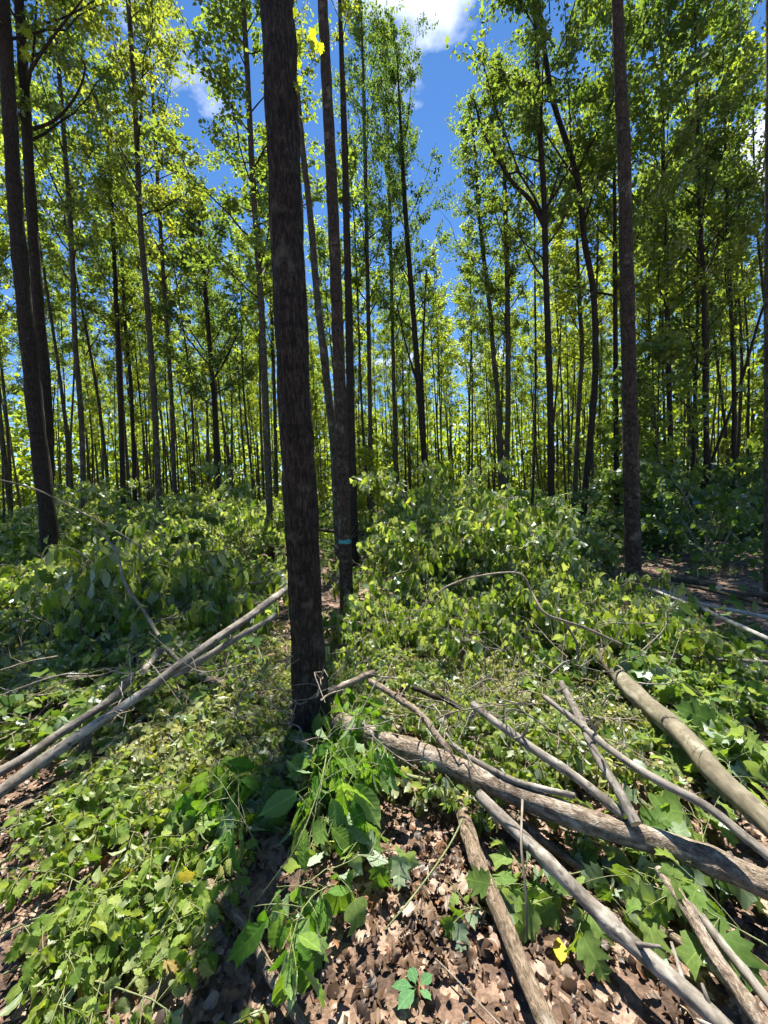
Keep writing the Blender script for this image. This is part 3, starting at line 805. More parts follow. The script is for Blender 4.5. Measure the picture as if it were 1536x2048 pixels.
# paint dash, knots, lost-branch scars on the trunks: thin patches wrapped on the bark
def bark_patch(name, tr, z, az, wd, ht, mat, proud=0.004, label=None):
    t, P, rad, root = tr
    zs = P[:, 2]
    Vs, Fs = [], []
    nu, nv = 9, 5
    rng = np.random.default_rng(int(z * 1000))
    for a in range(nv):
        zz_ = z + (a / (nv - 1) - 0.5) * ht
        c = np.array([np.interp(zz_, zs, P[:, k]) for k in range(3)]) - root
        rr = np.interp(zz_, zs, rad) * 1.05 + proud * (1.0 if 0 < a < nv - 1 else 0.2)
        sh = math.sqrt(max(0.0, 1 - (2 * a / (nv - 1) - 1) ** 2)) * (0.6 if name == 'knot' else 0.15) + (0.4 if name == 'knot' else 0.85)
        for b_ in range(nu):
            zj = rng.normal() * ht * (0.05 if name == 'knot' else 0.11)
            an = az + (b_ / (nu - 1) - 0.5) * wd * sh + rng.normal() * 0.05
            Vs.append(c + rr * np.array([math.cos(an), math.sin(an), 0]) + np.array([0, 0, zj]))
    for a in range(nv - 1):
        for b_ in range(nu - 1):
            q = a * nu + b_
            Fs += [(q, q + 1, q + nu + 1), (q, q + nu + 1, q + nu)]
    o = obj(name, mk(name, np.array(Vs), np.array(Fs), mat, smooth=True), t)
    if label: o['label'] = label
    return o
zp = atY(690, 1083, 4.9)[2]
bark_patch('paint_dash', T_['paint'], zp, -1.55, 2.1, 0.05, M['paint'], 0.006, 'turquoise paint dash')
for px, py in ((662, 728), (658, 815), (664, 900), (668, 968)):
    z = atY(px, py, 8.5)[2]
    bark_patch('knot', T_['knots'], z, -1.5 + 0.3 * math.sin(py), 0.9, 0.09, M['hole'], 0.006)
for px, py, da in ((1262, 995, 0), (1258, 1050, -.4), (1257, 840, 0.3), (1250, 560, 0), (1246, 470, .2), (1258, 1095, .1), (1252, 690, -.2)):
    z = atY(px, py, 5.5)[2]
    bark_patch('knot', T_['right'], z, -1.6 + da, 1.0, 0.05, M['hole'], 0.005)

# leafy sprouts on the upper trunks
def sprout(tr, Y, spots, leafs, size, seed, face):
    t, P, rad, root = tr
    g = np.random.default_rng(seed)
    for px, py in spots:
        c = atY(px, py, Y)
        ctr = np.array([np.interp(c[2] - 0.05, P[:, 2], P[:, k]) for k in range(3)])
        Q = catmull([ctr, (ctr + c) / 2 + [0, 0, 0.03], c], 6) - root
        V, F, B = tube(Q, np.linspace(0.004, 0.002, 6), 4)
        s = obj('sprout', mk('sprout', V, F, M['stem_green'], bc=B), t)
        for k in range(leafs):
            p = c - root + g.normal(size=3) * 0.05
            a = unit(np.array([face * 0.6, -0.2, -0.9]) + g.normal(size=3) * 0.5)
            n = unit(np.array([0.1, -0.9, 0.35]) + g.normal(size=3) * 0.4)
            me = LM['sprout'][g.integers(0, 4)]
            obj('leaf', me, s, leaf_matrix(p, a, n, size * g.uniform(0.7, 1.2)))
sprout(T_['main'], 2.5, [(598, 60), (602, 120), (606, 165), (612, 205), (600, 250), (630, 105)], 2, 0.06, 4, 1)
sprout(T_['left'], 7.0, [(20, 20), (48, 65), (55, 100)], 2, 0.16, 6, 1)

# ------------------------------------------------------------------ far trees, one by one
FAR = []
for v in range(6):
    cm, bm = crown(400 + v, 9.0, 1.7, 13, 7, 30, 0.14, M['far_leaf'] if v % 3 else M['crown_green'], ['quad'], M['bark_far'], split=False, twig_seg=2, wide=0.8)
    g = np.random.default_rng(500 + v)
    Ht = 17.0
    zs = np.linspace(-0.1, Ht, 22)
    P = np.stack([0.12 * np.sin(zs * g.uniform(0.2, 0.5) + g.uniform(0, 6)) , 0.12 * np.sin(zs * g.uniform(0.2, 0.5)), zs], -1)
    P[:, :2] -= P[0, :2]
    V, F, B = tube(P, np.interp(zs, [0, 2, Ht], [0.09, 0.072, 0.018]), 8, 0.1, v)
    FAR.append((mk('trunk', V, F, M['bark_far'], bc=B, smooth=True), cm, bm))
SAP = []
for v in range(5):
    cm, bm = crown(600 + v, 5.0, 1.3, 14, 6, 24, 0.15, M['far_leaf'] if v % 2 else M['crown_green'], ['quad'], M['bark_far'], inc=(40, 75), split=False, twig_seg=2, wide=0.8, start=0.05)
    zs = np.linspace(-0.1, 4.9, 12)
    g = np.random.default_rng(700 + v)
    P = np.stack([0.06 * np.sin(zs * 1.1 + v), 0.06 * np.sin(zs * 0.8 + 2 * v), zs], -1); P[:, :2] -= P[0, :2]
    V, F, B = tube(P, np.interp(zs, [0, 4.9], [0.03, 0.006]), 6, 0.1, v)
    SAP.append((mk('trunk', V, F, M['bark_far'], bc=B, smooth=True), cm, bm))

rng = np.random.default_rng(42)
def gap_ok(x, y, h, rc):
    """keeps the two open strips of sky open"""
    D = math.hypot(x, y)
    az = math.degrees(math.atan2(x, y)); da = math.degrees(math.atan2(rc, D))
    el = math.degrees(math.atan2(h - 1.6, D))
    for a0, wd, e0 in ((6.6, 2.6, 32), (-25.5, 2.5, 36), (-11.5, 1.0, 30)):
        if abs(az - a0) < wd + da * 0.8 and el > e0: return False
    return True
spots = []
BGT = []
tries = 0
while len(spots) < 310 and tries < 30000:
    tries += 1
    D = 15 + 35 * rng.random() ** 0.8
    az = R(rng.uniform(-50, 50))
    x, y = D * math.sin(az), D * math.cos(az)
    if any((x - a) ** 2 + (y - b) ** 2 < (0.9 + 0.010 * D) ** 2 for a, b in spots): continue
    s = rng.uniform(0.72, 1.12)
    if not gap_ok(x, y, 17 * s, 1.4): continue
    spots.append((x, y))
    v = int(rng.integers(0, 6))
    near = D < 26
    t = thing('slender_tree', 'one of the slender background trees between clearing and far wood' if near else 'one of the thin far trunks massed behind the slender trees', 'tree',
              (x, y, float(gz(x, y))), rng.uniform(0, 6.28), 'slender trees behind the clearing' if near else 'far trees of the stand', (s * (q_ := rng.uniform(0.65, 1.1)), s * q_, s))
    t.rotation_euler = (rng.normal() * 0.02, rng.normal() * 0.02 - 0.02, rng.uniform(0, 6.28))
    if near: BGT.append((math.atan2(x, y), t))
    tm, cm, bm = FAR[v]
    obj('trunk', tm, t)
    ca = rng.uniform(7.0, 11.5)
    mt = Matrix.Translation((0, 0, ca)) @ Matrix.Diagonal((1, 1, (17 - ca) / 9.0, 1))
    obj('crown', cm, t, mt); obj('branchwork', bm, t, mt)
ONES = 'first second third fourth fifth sixth seventh eighth ninth tenth eleventh twelfth thirteenth fourteenth fifteenth sixteenth seventeenth eighteenth nineteenth'.split()
TENS = {20: 'twentieth', 30: 'thirtieth', 40: 'fortieth', 50: 'fiftieth', 60: 'sixtieth', 70: 'seventieth'}
def nth(k):
    if k < 20: return ONES[k - 1]
    if k in TENS: return TENS[k]
    return ('twenty-' if k < 30 else 'thirty-' if k < 40 else 'forty-' if k < 50 else 'fifty-' if k < 60 else 'sixty-' if k < 70 else 'seventy-') + ONES[k % 10 - 1]
for k, (_a, t) in enumerate(sorted(BGT, key=lambda q: q[0])):
    t['label'] = nth(k + 1) + ' from left of the slender background trees before the far wood'
sp2 = []
SAPT = []
tries = 0
while len(sp2) < 24 and tries < 6000:
    tries += 1
    D = 12.5 + 33 * rng.random()
    az = R(rng.uniform(-50, 50))
    x, y = D * math.sin(az), D * math.cos(az)
    if any((x - a) ** 2 + (y - b) ** 2 < 1.3 ** 2 for a, b in sp2): continue
    s = rng.uniform(0.5, 1.5)
    sp2.append((x, y))
    t = thing('sapling', 'one of the leafy understorey saplings growing among the background trunks', 'sapling', (x, y, float(gz(x, y))), rng.uniform(0, 6.28), 'understorey saplings', (s, s, s))
    SAPT.append((math.atan2(x, y), t))
    tm, cm, bm = SAP[int(rng.integers(0, 5))]
    obj('trunk', tm, t); obj('crown', cm, t); obj('branchwork', bm, t)

for k, (_a, t) in enumerate(sorted(SAPT, key=lambda q: q[0])):
    t['label'] = nth(k + 1) + ' from left of the leafy understorey saplings among background trunks'

# the far wood that closes the view: a mass of leaves and stems
g = np.random.default_rng(9)
n = 80000
D = 50 + 22 * g.random(n); az = np.radians(g.uniform(-58, 58, n))
hh = 17 * g.random(n) ** 1.4
hh *= 0.8 + 0.2 * np.sin(az * 23) * np.sin(az * 61 + D)
p = np.stack([D * np.sin(az), D * np.cos(az), hh], -1)
mass = lmesh('distant_wood', M['far_leaf'], ['quad'], p, unit(g.normal(size=(n, 3))), unit(np.array([0, -0.3, 0.8]) + g.normal(size=(n, 3)) * 0.6), 0.55 * g.uniform(0.6, 1.4, n), g)
tag(obj('distant_wood', mass), 'far wood closing the view behind the trunks', 'wood', kind='stuff')
parts = []
for k in range(160):
    D = g.uniform(48, 70); a = R(g.uniform(-56, 56)); x, y = D * math.sin(a), D * math.cos(a)
    parts.append(tube(np.array([[x, y, -0.1], [x + g.normal() * .2, y, 8], [x + g.normal() * .4, y, 15]]), [0.13, 0.09, 0.03], 5))
V, F, B = join(parts)
tag(obj('distant_stems', mk('distant_stems', V, F, M['bark_far'], bc=B, smooth=True)), 'thin stems of the far wood at the horizon', 'wood', kind='stuff')

# ------------------------------------------------------------------ logs, poles and sticks
def log(name, label, cat, pts, w0, w1, bark, h=0.1, hs=None, S=14, rough=0.13, cut=(True, True), seed=1, group=None, stubs=0, n=None, Ys=None):
    """pts: photo pixels along its middle; h: height of the axis above the floor"""
    m = len(pts)
    hs = hs if hs is not None else [h] * m
    W = np.array([G(px, py, hh_) for (px, py), hh_ in zip(pts, hs)]) if Ys is None else np.array([atY(px, py, yy) for (px, py), yy in zip(pts, Ys)])
    n = n or max(10, m * 7)
    P = catmull(W, n)
    dep = np.array([np.dot(p - CAM, _f) for p in P])
    # pixel widths are given at the two ends
    cs = [dep[e] / np.linalg.norm(P[e] - CAM) for e in (0, -1)]
    r0 = w0 * dep[0] / FPX / 2 * cs[0] ** 0.8; r1 = w1 * dep[-1] / FPX / 2 * cs[1] ** 0.8
    rad = np.linspace(r0, r1, n)
    base = P[0].copy(); base[2] = float(gz(base[0], base[1]))
    t = thing(name, label, cat, base, group=group)
    wob = np.random.default_rng(seed + 90)
    ss_ = np.linspace(0, 1, n)
    for q in range(3):                       # slight kinks, swollen knots
        P = P + (rad.mean() * 0.2 * np.sin(ss_ * wob.uniform(5, 16) + wob.uniform(0, 6)) * np.sin(ss_ * math.pi))[:, None] * unit(wob.normal(size=3))
        rad = rad * (1 + 0.16 * np.exp(-((ss_ - wob.random()) / 0.03) ** 2))
    V, F, B = tube(P - base, rad, S, rough, seed)
    obj('bark', mk('bark', V, F, bark, bc=B, smooth=True), t)
    for e, (i0, i1) in enumerate(((0, 1), (-1, -2))):
        ring = V[:S] if e == 0 else V[-S:]
        c = ring.mean(0)
        ax = unit(P[i0] - P[i1])
        ring2 = np.vstack([ring * 0.985 + c * 0.015 + ax * 0.002, [c + ax * 0.004]])
        F2 = np.array([[S, (j + 1) % S, j] if e == 0 else [S, j, (j + 1) % S] for j in range(S)])
        bc2 = np.vstack([B[:S] * [1, 1, 0], [[0, 0, 0]]])
        if cut[e]:
            obj('cut_face', mk('cut_face', ring2, F2, M['cut'], bc=bc2), t)
    g = np.random.default_rng(seed + 50)
    for k in range(stubs):
        i = g.integers(n // 6, n - 2)
        d = unit(np.array([g.normal(), g.normal(), abs(g.normal()) + 0.5]))
        L = g.uniform(0.05, 0.22)
        Q = np.linspace(0, 1, 4)[:, None] * d * L + P[i] - base
        V2, F2, B2 = tube(Q, np.linspace(rad[i] * 0.35, rad[i] * 0.18, 4), 6, 0.1, seed + k, cap=True)
        obj('branch_stub', mk('branch_stub', V2, F2, bark, bc=B2, smooth=True), t)
    return t

log('fallen_log', 'thick mottled log lying slanted from the thick trunk to the lower right corner', 'log',
    [(672, 1445), (760, 1478), (860, 1513), (970, 1560), (1090, 1605), (1210, 1650), (1320, 1690), (1440, 1735), (1580, 1790)], 40, 78, M['bark_log'], hs=[.24, .23, .22, .21, .2, .19, .18, .17, .16], S=28, rough=0.10, seed=2, stubs=3, n=90)
log('fallen_log', 'rough brown log with cut end pointing away, lying on bare leaf litter', 'log',
    [(912, 1590), (945, 1690), (985, 1790), (1030, 1900), (1085, 2030), (1110, 2090)], 31, 58, M['bark_rough'], hs=[.10, .10, .09, .08, .08, .08], S=24, rough=0.09, seed=4, n=60)
log('fallen_pole', 'long smooth grey pole lying between the rough brown log and the thick log', 'pole',
    [(958, 1590), (1060, 1690), (1170, 1795), (1290, 1910), (1410, 2020), (1490, 2095)], 27, 60, M['bark_pole'], hs=[.20, .18, .16, .15, .14, .14], S=22, rough=0.09, seed=5, stubs=4, n=60)
log('fallen_pole', 'brownish thin pole partly buried in leaves under the smooth grey pole', 'pole',
    [(985, 1590), (1060, 1660), (1130, 1712), (1210, 1775), (1300, 1838), (1390, 1905), (1480, 1990)], 16, 30, M['bark_rough'], hs=[.06, .05, .04, .04, .04, .05, .05], S=12, seed=6)
log('fallen_pole', 'rough pale pole at the lower right, its end stuck under the thick log', 'pole',
    [(1318, 1740), (1370, 1815), (1430, 1910), (1500, 2010), (1550, 2080)], 26, 56, M['bark_log'], h=0.15, S=18, rough=0.08, seed=7, n=40)
log('fallen_pole', 'grey pole lying along the right of the rough pale pole', 'pole',
    [(1352, 1762), (1410, 1845), (1470, 1920), (1545, 2010), (1600, 2075)], 20, 42, M['bark_pole'], h=0.13, S=14, seed=8)
log('fallen_pole', 'pale pole running down to the thick log, crossing another grey pole', 'pole',
    [(1122, 1365), (1160, 1440), (1195, 1510), (1235, 1580), (1272, 1648)], 14, 30, M['bark_pole'], hs=[.50, .44, .38, .32, .26], S=12, seed=9, stubs=2)
log('fallen_pole', 'grey curved pole passing above the thick log towards the right edge', 'pole',
    [(1090, 1395), (1138, 1432), (1218, 1495), (1318, 1562), (1420, 1620), (1500, 1680), (1580, 1745)], 12, 32, M['bark_pole'], hs=[.45, .45, .42, .4, .36, .34, .32], S=12, seed=10, stubs=1)
log('fallen_pole', 'straight pale pole in the middle brush, ending on the thick log', 'pole',
    [(945, 1408), (1000, 1450), (1050, 1487), (1148, 1552), (1246, 1628)], 16, 26, M['bark_pole'], hs=[.44, .40, .36, .30, .25], S=12, seed=11, stubs=2)
log('fallen_log', 'big smooth olive-tan log half hidden under broad lobed leaves', 'log',
    [(1140, 1250), (1205, 1312), (1268, 1382), (1343, 1452), (1420, 1538), (1500, 1612), (1570, 1680)], 26, 70, M['bark_olive'], hs=[.12, .2, .21, .2, .2, .19, .18], S=26, rough=0.04, seed=12, n=50)
log('fallen_pole', 'longest grey pole slanting from the thick trunk down to the left edge', 'pole',
    [(572, 1178), (500, 1232), (380, 1315), (300, 1375), (205, 1440), (100, 1512), (-10, 1592), (-60, 1630)], 12, 40, M['bark_pole'], hs=[.72, .62, .46, .36, .28, .21, .15, .13], S=16, rough=0.09, seed=13, stubs=2, n=60)
log('fallen_pole', 'second grey pole lying just below the longest one, near the thick trunk', 'pole',
    [(552, 1230), (500, 1262), (450, 1290), (400, 1322), (350, 1350)], 10, 16, M['bark_pole'], hs=[.62, .55, .45, .36, .27], S=10, seed=14)
log('fallen_pole', 'shorter grey pole above the longest one at the left edge', 'pole',
    [(262, 1355), (225, 1395), (180, 1430), (100, 1480), (45, 1518), (-30, 1560)], 17, 28, M['bark_pole'], hs=[.28, .27, .26, .23, .2, .18], S=12, seed=15)
log('fallen_branch', 'short dead grey piece in the shade above the longest pole', 'branch',
    [(292, 1240), (280, 1265)], 10, 12, M['bark_pole'], h=0.25, S=8, seed=16)
log('fallen_branch', 'short grey stub pointing up at the crossing of the left poles', 'branch',
    [(322, 1300), (300, 1325), (285, 1345)], 14, 16, M['bark_pole'], h=0.25, S=8, seed=17)
log('fallen_branch', 'bowed log in the shade left of the thick trunk under the crossing poles', 'branch',
    [(322, 1328), (380, 1345), (430, 1362), (490, 1388), (545, 1402)], 18, 24, M['bark_log'], hs=[.12, .13, .13, .1, .08], S=12, seed=18)
log('fallen_branch', 'short forked piece propping the left poles', 'branch',
    [(180, 1465), (165, 1495), (150, 1530)], 20, 24, M['bark_pole'], hs=[.2, .12, .05], S=10, seed=19)
log('bent_stem', 'thin bent stem leaning down to the left poles', 'stem',
    [(188, 1058), (215, 1080), (235, 1110), (250, 1165), (288, 1222), (325, 1285), (357, 1322)], 4, 10, M['bark_vine'], Ys=[4.6, 4.5, 4.4, 4.1, 3.8, 3.5, 3.3], S=8, seed=20)
log('bent_stem', 'pale thin stem arching from the left edge past the bent dark trunk', 'stem',
    [(-20, 955), (70, 978), (150, 1018), (225, 1058), (290, 1100)], 3.5, 4, M['bark_vine'], Ys=[5.2, 5.4, 5.6, 5.8, 5.9], S=7, seed=21)
log('fallen_pole', 'slim pole lying level in the shaded brush left of the thick trunk', 'pole',
    [(290, 1190), (360, 1182), (430, 1172), (488, 1163)], 10, 8, M['bark_pole'], h=0.3, S=8, seed=22)
log('fallen_pole', 'dark slim pole behind the level one, half hidden in leaves', 'pole',
    [(395, 1140), (440, 1152), (500, 1150)], 6, 9, M['bark_dark'], h=0.35, S=8, seed=23)
log('fallen_pole', 'dark pole lying level behind the painted tree', 'pole',
    [(625, 1058), (670, 1063), (730, 1068)], 7, 7, M['bark_dark'], h=0.7, S=8, seed=24)
log('bent_stem', 'long bare stem arching over the sunlit brush and dropping to the right', 'stem',
    [(870, 1190), (900, 1170), (958, 1152), (1038, 1147), (1063, 1185), (1088, 1225), (1128, 1242), (1168, 1255), (1240, 1288)], 3, 7, M['bark_vine'], stubs=5, hs=[.95, 1.0, 1.02, 1.0, .86, .75, .68, .6, .45], S=8, seed=25, n=60)
log('bent_stem', 'wiry stem hooking down under the arching bare stem', 'stem',
    [(1128, 1242), (1140, 1262), (1154, 1290), (1153, 1330)], 7, 4, M['bark_vine'], hs=[.66, .58, .48, .36], S=7, seed=26)
log('fallen_branch', 'grey stick lying level across the bare brown patch', 'branch',
    [(1163, 1280), (1220, 1290), (1268, 1298), (1368, 1313), (1500, 1323), (1560, 1326)], 8, 13, M['bark_pole'], h=0.22, S=9, seed=27)
log('fallen_pole', 'pale white pole nearest the bare brown patch, beside the tall brown trunk', 'pole',
    [(1300, 1177), (1350, 1197), (1393, 1213), (1468, 1247), (1545, 1282)], 9, 13, M['bark_white'], h=0.3, S=9, seed=28)
log('fallen_pole', 'pale white pole lying behind the nearer white one', 'pole',
    [(1325, 1183), (1370, 1197), (1418, 1211), (1545, 1237)], 8, 12, M['bark_white'], h=0.3, S=9, seed=29)
log('fallen_pole', 'mossy grey pole behind both white poles', 'pole',
    [(1320, 1164), (1380, 1172), (1440, 1185), (1545, 1215)], 8, 11, M['bark_grey'], h=0.22, S=9, seed=30)
log('fallen_log', 'short shaded log with a pale sawn end behind the white poles', 'log',
    [(1335, 1160), (1390, 1168), (1437, 1177)], 17, 21, M['bark_grey'], h=0.2, S=16, seed=31)
log('fallen_log', 'shaded log reaching the right edge behind the mossy pole', 'log',
    [(1440, 1184), (1490, 1188), (1560, 1190)], 14, 17, M['bark_grey'], h=0.15, S=14, seed=32)
log('fallen_branch', 'brown stick running down through the leaf litter at the lower left', 'branch',
    [(322, 1592), (358, 1662), (395, 1725), (450, 1812), (500, 1868), (552, 1962), (615, 2062)], 18, 32, M['bark_rough'], hs=[.06, .06, .05, .05, .05, .06, .06], S=12, seed=33)
log('rotten_log', 'split rotten log with torn wood fibres at the bottom edge', 'log',
    [(262, 2052), (330, 1970), (395, 1905), (440, 1862)], 46, 30, M['rotten'], hs=[.03, .03, .03, .02], S=20, rough=0.5, seed=34, n=30)
log('thin_stick', 'upright thin stick crossing the smooth grey pole', 'stick',
    [(1045, 1600), (1043, 1690), (1052, 1790), (1054, 1878)], 6, 7, M['bark_vine'], hs=[.34, .28, .16, .03], S=6, seed=35)
log('thin_stick', 'thin stick on the litter at the bottom beside the five-leaved seedling', 'stick',
    [(872, 1918), (925, 1972), (1000, 2050)], 4, 6, M['bark_vine'], h=0.03, S=6, seed=36)
log('thin_stick', 'small twig on the litter above the bottom thin stick', 'stick',
    [(800, 1960), (840, 1938)], 4, 4, M['bark_vine'], h=0.03, S=5, seed=37)
log('fallen_branch', 'pale branch with a fork lying right of the thick trunk foot', 'branch',
    [(738, 1362), (790, 1392), (838, 1428), (880, 1478), (910, 1520)], 12, 17, M['bark_log'], hs=[.42, .38, .34, .28, .2], S=12, seed=38, stubs=2)
log('fallen_branch', 'mottled pale branch slanting up to the right from the thick trunk foot', 'branch',
    [(655, 1386), (700, 1365), (750, 1345)], 15, 13, M['bark_log'], hs=[.34, .36, .38], S=10, seed=39)
log('fallen_branch', 'slim tan pole behind the thick log in the middle', 'branch',
    [(905, 1490), (960, 1528), (1040, 1565), (1150, 1592)], 11, 15, M['bark_pole'], h=0.26, S=9, seed=40)
log('fallen_branch', 'short broken piece between the pale branch and the thick trunk', 'branch',
    [(716, 1425), (760, 1440), (800, 1458)], 9, 11, M['bark_vine'], h=0.16, S=8, seed=41)
log('fallen_branch', 'thin greenish stick in front of the thick log at its left end', 'branch',
    [(690, 1480), (740, 1510), (800, 1545), (860, 1562)], 6, 10, M['stem_green'], h=0.15, S=7, seed=42)
log('fallen_branch', 'slim stick running under the smooth pole by the thick log', 'branch',
    [(1000, 1590), (1060, 1625), (1150, 1670), (1240, 1702)], 7, 9, M['bark_vine'], h=0.05, S=7, seed=43)
log('fallen_branch', 'dark branch slanting in the brush right of the forked pale branch', 'branch',
    [(825, 1375), (890, 1400), (950, 1430)], 10, 12, M['bark_dark'], h=0.2, S=8, seed=44)
log('thin_stick', 'curved green sprig on the litter at the lower left', 'stick',
    [(300, 1748), (345, 1752), (380, 1772), (430, 1780)], 5, 8, M['stem_green'], hs=[.12, .12, .1, .08], S=6, seed=45)
log('thin_stick', 'straight pale stick leaning over the leaves at the lower left', 'stick',
    [(300, 1752), (280, 1815), (255, 1885)], 3, 4, M['bark_vine'], hs=[.14, .1, .06], S=5, seed=46)
log('bent_stem', 'green leaf stem slanting up from the litter to the thick trunk', 'stem',
    [(500, 1820), (560, 1740), (600, 1680), (640, 1570), (655, 1500)], 3, 3, M['stem_green'], hs=[.1, .3, .4, .5, .55], S=6, seed=47)
log('bent_stem', 'bare green stem curving on the litter left of the rough brown log', 'stem',
    [(770, 1860), (820, 1800), (880, 1720), (905, 1680), (925, 1640)], 4, 5, M['stem_green'], hs=[.05, .1, .12, .15, .18], S=6, seed=48)

# bare twigs caught in the brush
rng = np.random.default_rng(321)
for k in range(120):
    px, py = rng.uniform(420, 1330), rng.uniform(1100, 1470)
    if k > 95: px, py = rng.uniform(20, 560), rng.uniform(1080, 1420)
    h0 = rng.uniform(0.15, 0.55)
    p = G(px, py, h0)
    if abs(p[0]) > 8: continue
    d = unit(np.array([rng.normal(), rng.normal() * 0.7, rng.uniform(-0.15, 0.55)]))
    L = rng.uniform(0.08, 0.26) * math.hypot(p[0], p[1])
    pts = np.array([[0, 0, 0], d * L * 0.3 + rng.normal(size=3) * 0.07 * L, d * L * 0.6 + rng.normal(size=3) * 0.12 * L, d * L + rng.normal(size=3) * 0.2 * L])
    t = thing('bare_twig', 'one of the thin bare twigs tangled in the cut brush', 'twig', p, group='bare twigs in the brush')
    parts = [tube(catmull(pts, 9), np.linspace(rng.uniform(0.003, 0.007), 0.0015, 9), 5)]
    c = catmull(pts, 9)
    for q in range(3):
        i0 = rng.integers(2, 7)
        dd = unit(d + rng.normal(size=3) * 0.7) * L * rng.uniform(0.15, 0.4)
        parts.append(tube(np.array([c[i0], c[i0] + dd * 0.5 + rng.normal(size=3) * 0.02, c[i0] + dd]), [0.003, 0.0025, 0.0015], 4))
    V, F, B = join(parts)
    obj('stem', mk('stem', V, F, M['bark_vine'] if k % 2 else M['bark_pole'], bc=B, smooth=True), t)

# ------------------------------------------------------------------ cut brush: leafy tops lying where they fell
def spray(seed, L, rise, nb, blen, nlv, size, droop=0.7, arch=0.5, spread=0.6, stem_r=0.012, hang=0.6, twig_r=0.0045):
    """a leafy branch along +X. returns stem tubes and leaves (pos, axis, normal, size)"""
    g = np.random.default_rng(seed)
    s = np.linspace(0, 1, 12)[:, None]
    up = rise * (s - arch * s ** 2) * L
    side = g.normal() * 0.12 * L * s ** 2
    P = np.hstack([L * s, side, 0.04 + up]) + g.normal(size=(12, 3)) * 0.012 * L * s
    P[:, 2] = np.maximum(P[:, 2], 0.03)
    parts = [tube(P, np.linspace(stem_r, 0.25 * stem_r, 12), 6)]
    Pf = catmull(P, 60)
    lp, la, ln, ls = [], [], [], []
    ends = []
    for j in range(nb):
        u = 0.12 + 0.88 * (j + g.random()) / nb
        b = Pf[min(59, int(u * 59))]
        tg = unit(Pf[min(59, int(u * 59) + 1)] - Pf[max(0, int(u * 59) - 1)])
        sg = 1 if j % 2 else -1
        d = unit(tg * g.uniform(0.3, 1.0) + np.array([0, sg * g.uniform(0.3, 1.0) * spread * 1.6, g.uniform(-0.15, 0.75)]))
        bl = blen * g.uniform(0.5, 1.3) * (1.1 - 0.5 * u)
        q = np.linspace(0, 1, 6)[:, None]
        Q = b + q * d * bl + q ** 2 * np.array([0, 0, -0.35 * bl * droop])
        Q[:, 2] = np.maximum(Q[:, 2], 0.025)
        parts.append(tube(Q, np.linspace(twig_r, twig_r * 0.5, 6), 4))
        ends.append((Q, d))
        n = max(2, int(nlv * g.uniform(0.6, 1.4)))
        for k in range(n):
            uu = 0.15 + 0.85 * (k + g.random()) / n
            i0 = min(4, int(uu * 5)); f_ = uu * 5 - i0
            p = Q[i0] * (1 - f_) + Q[i0 + 1] * f_
            sd = np.cross(d, [0, 0, 1.0]) * (1 if k % 2 else -1)
            ax = unit(d * 0.5 + sd * g.uniform(0.3, 1.0) + np.array([0, 0, -hang * g.uniform(0.2, 2.4)]) + g.normal(size=3) * 0.25)
            nm = unit(np.array([0, 0, 0.5]) + g.normal(size=3) * 0.62)
            sz = size * g.uniform(0.6, 1.25)
            pp = p + ax * 0.22 * sz
            if pp[2] + ax[2] * sz < 0.01: ax = unit(ax * [1, 1, 0.15]); pp[2] = max(pp[2], 0.03)
            lp.append(pp); la.append(ax); ln.append(nm); ls.append(sz)
    return parts, np.array(lp), np.array(la), np.array(ln), np.array(ls)

SL = {'low': [], 'tall': [], 'wilt': [], 'shrub': []}
def make_slash(kind, seed, **kw):
    g = np.random.default_rng(seed)
    allp, LP, LA, LN, LS = [], [], [], [], []
    for k in range(kw['n']):
        parts, lp, la, ln, ls = spray(seed * 10 + k, kw['L'] * g.uniform(0.7, 1.2), kw['rise'] * g.uniform(0.5, 1.3), kw['nb'], kw['blen'], kw['nlv'], kw['size'], arch=kw.get('arch', 0.5))
        a = g.uniform(0, 6.28) if kw.get('radial') else g.normal() * 0.55
        c, s = math.cos(a), math.sin(a)
        Rm = np.array([[c, -s, 0], [s, c, 0], [0, 0, 1.0]])
        off = np.array([g.normal() * 0.12, g.normal() * 0.25, 0]) if not kw.get('radial') else np.array([g.normal() * 0.08, g.normal() * 0.08, 0])
        allp += [(V @ Rm.T + off, F, B) for V, F, B in parts]
        LP.append(lp @ Rm.T + off); LA.append(la @ Rm.T); LN.append(ln @ Rm.T); LS.append(ls)
    V, F, B = join(allp)
    SL[kind].append((mk('stem', V, F, M['bark_vine'], bc=B, smooth=True),
                     lmesh('foliage', M[kw['mat']], kw['kinds'], np.vstack(LP), np.vstack(LA), np.vstack(LN), np.concatenate(LS), g)))
for v in range(5):
    make_slash('low', 1000 + v, n=5, L=1.5, rise=0.6, nb=13, blen=0.5, nlv=11, size=0.10, mat='slash_leaf', kinds=['lobed', 'ovate'], arch=0.7)
for v in range(4):
    make_slash('tall', 1100 + v, n=8, L=1.5, rise=1.7, nb=15, blen=0.5, nlv=11, size=0.105, mat='slash_leaf', kinds=['lobed', 'ovate'], arch=0.62, radial=True)
for v in range(4):
    make_slash('wilt', 1200 + v, n=4, L=1.1, rise=0.35, nb=14, blen=0.35, nlv=11, size=0.065, mat='wilt_leaf', kinds=['ovate'], arch=0.7)
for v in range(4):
    make_slash('shrub', 1300 + v, n=8, L=1.3, rise=1.8, nb=14, blen=0.45, nlv=11, size=0.095, mat='shade_leaf', kinds=['ovate', 'lobed'], arch=0.6, radial=True)

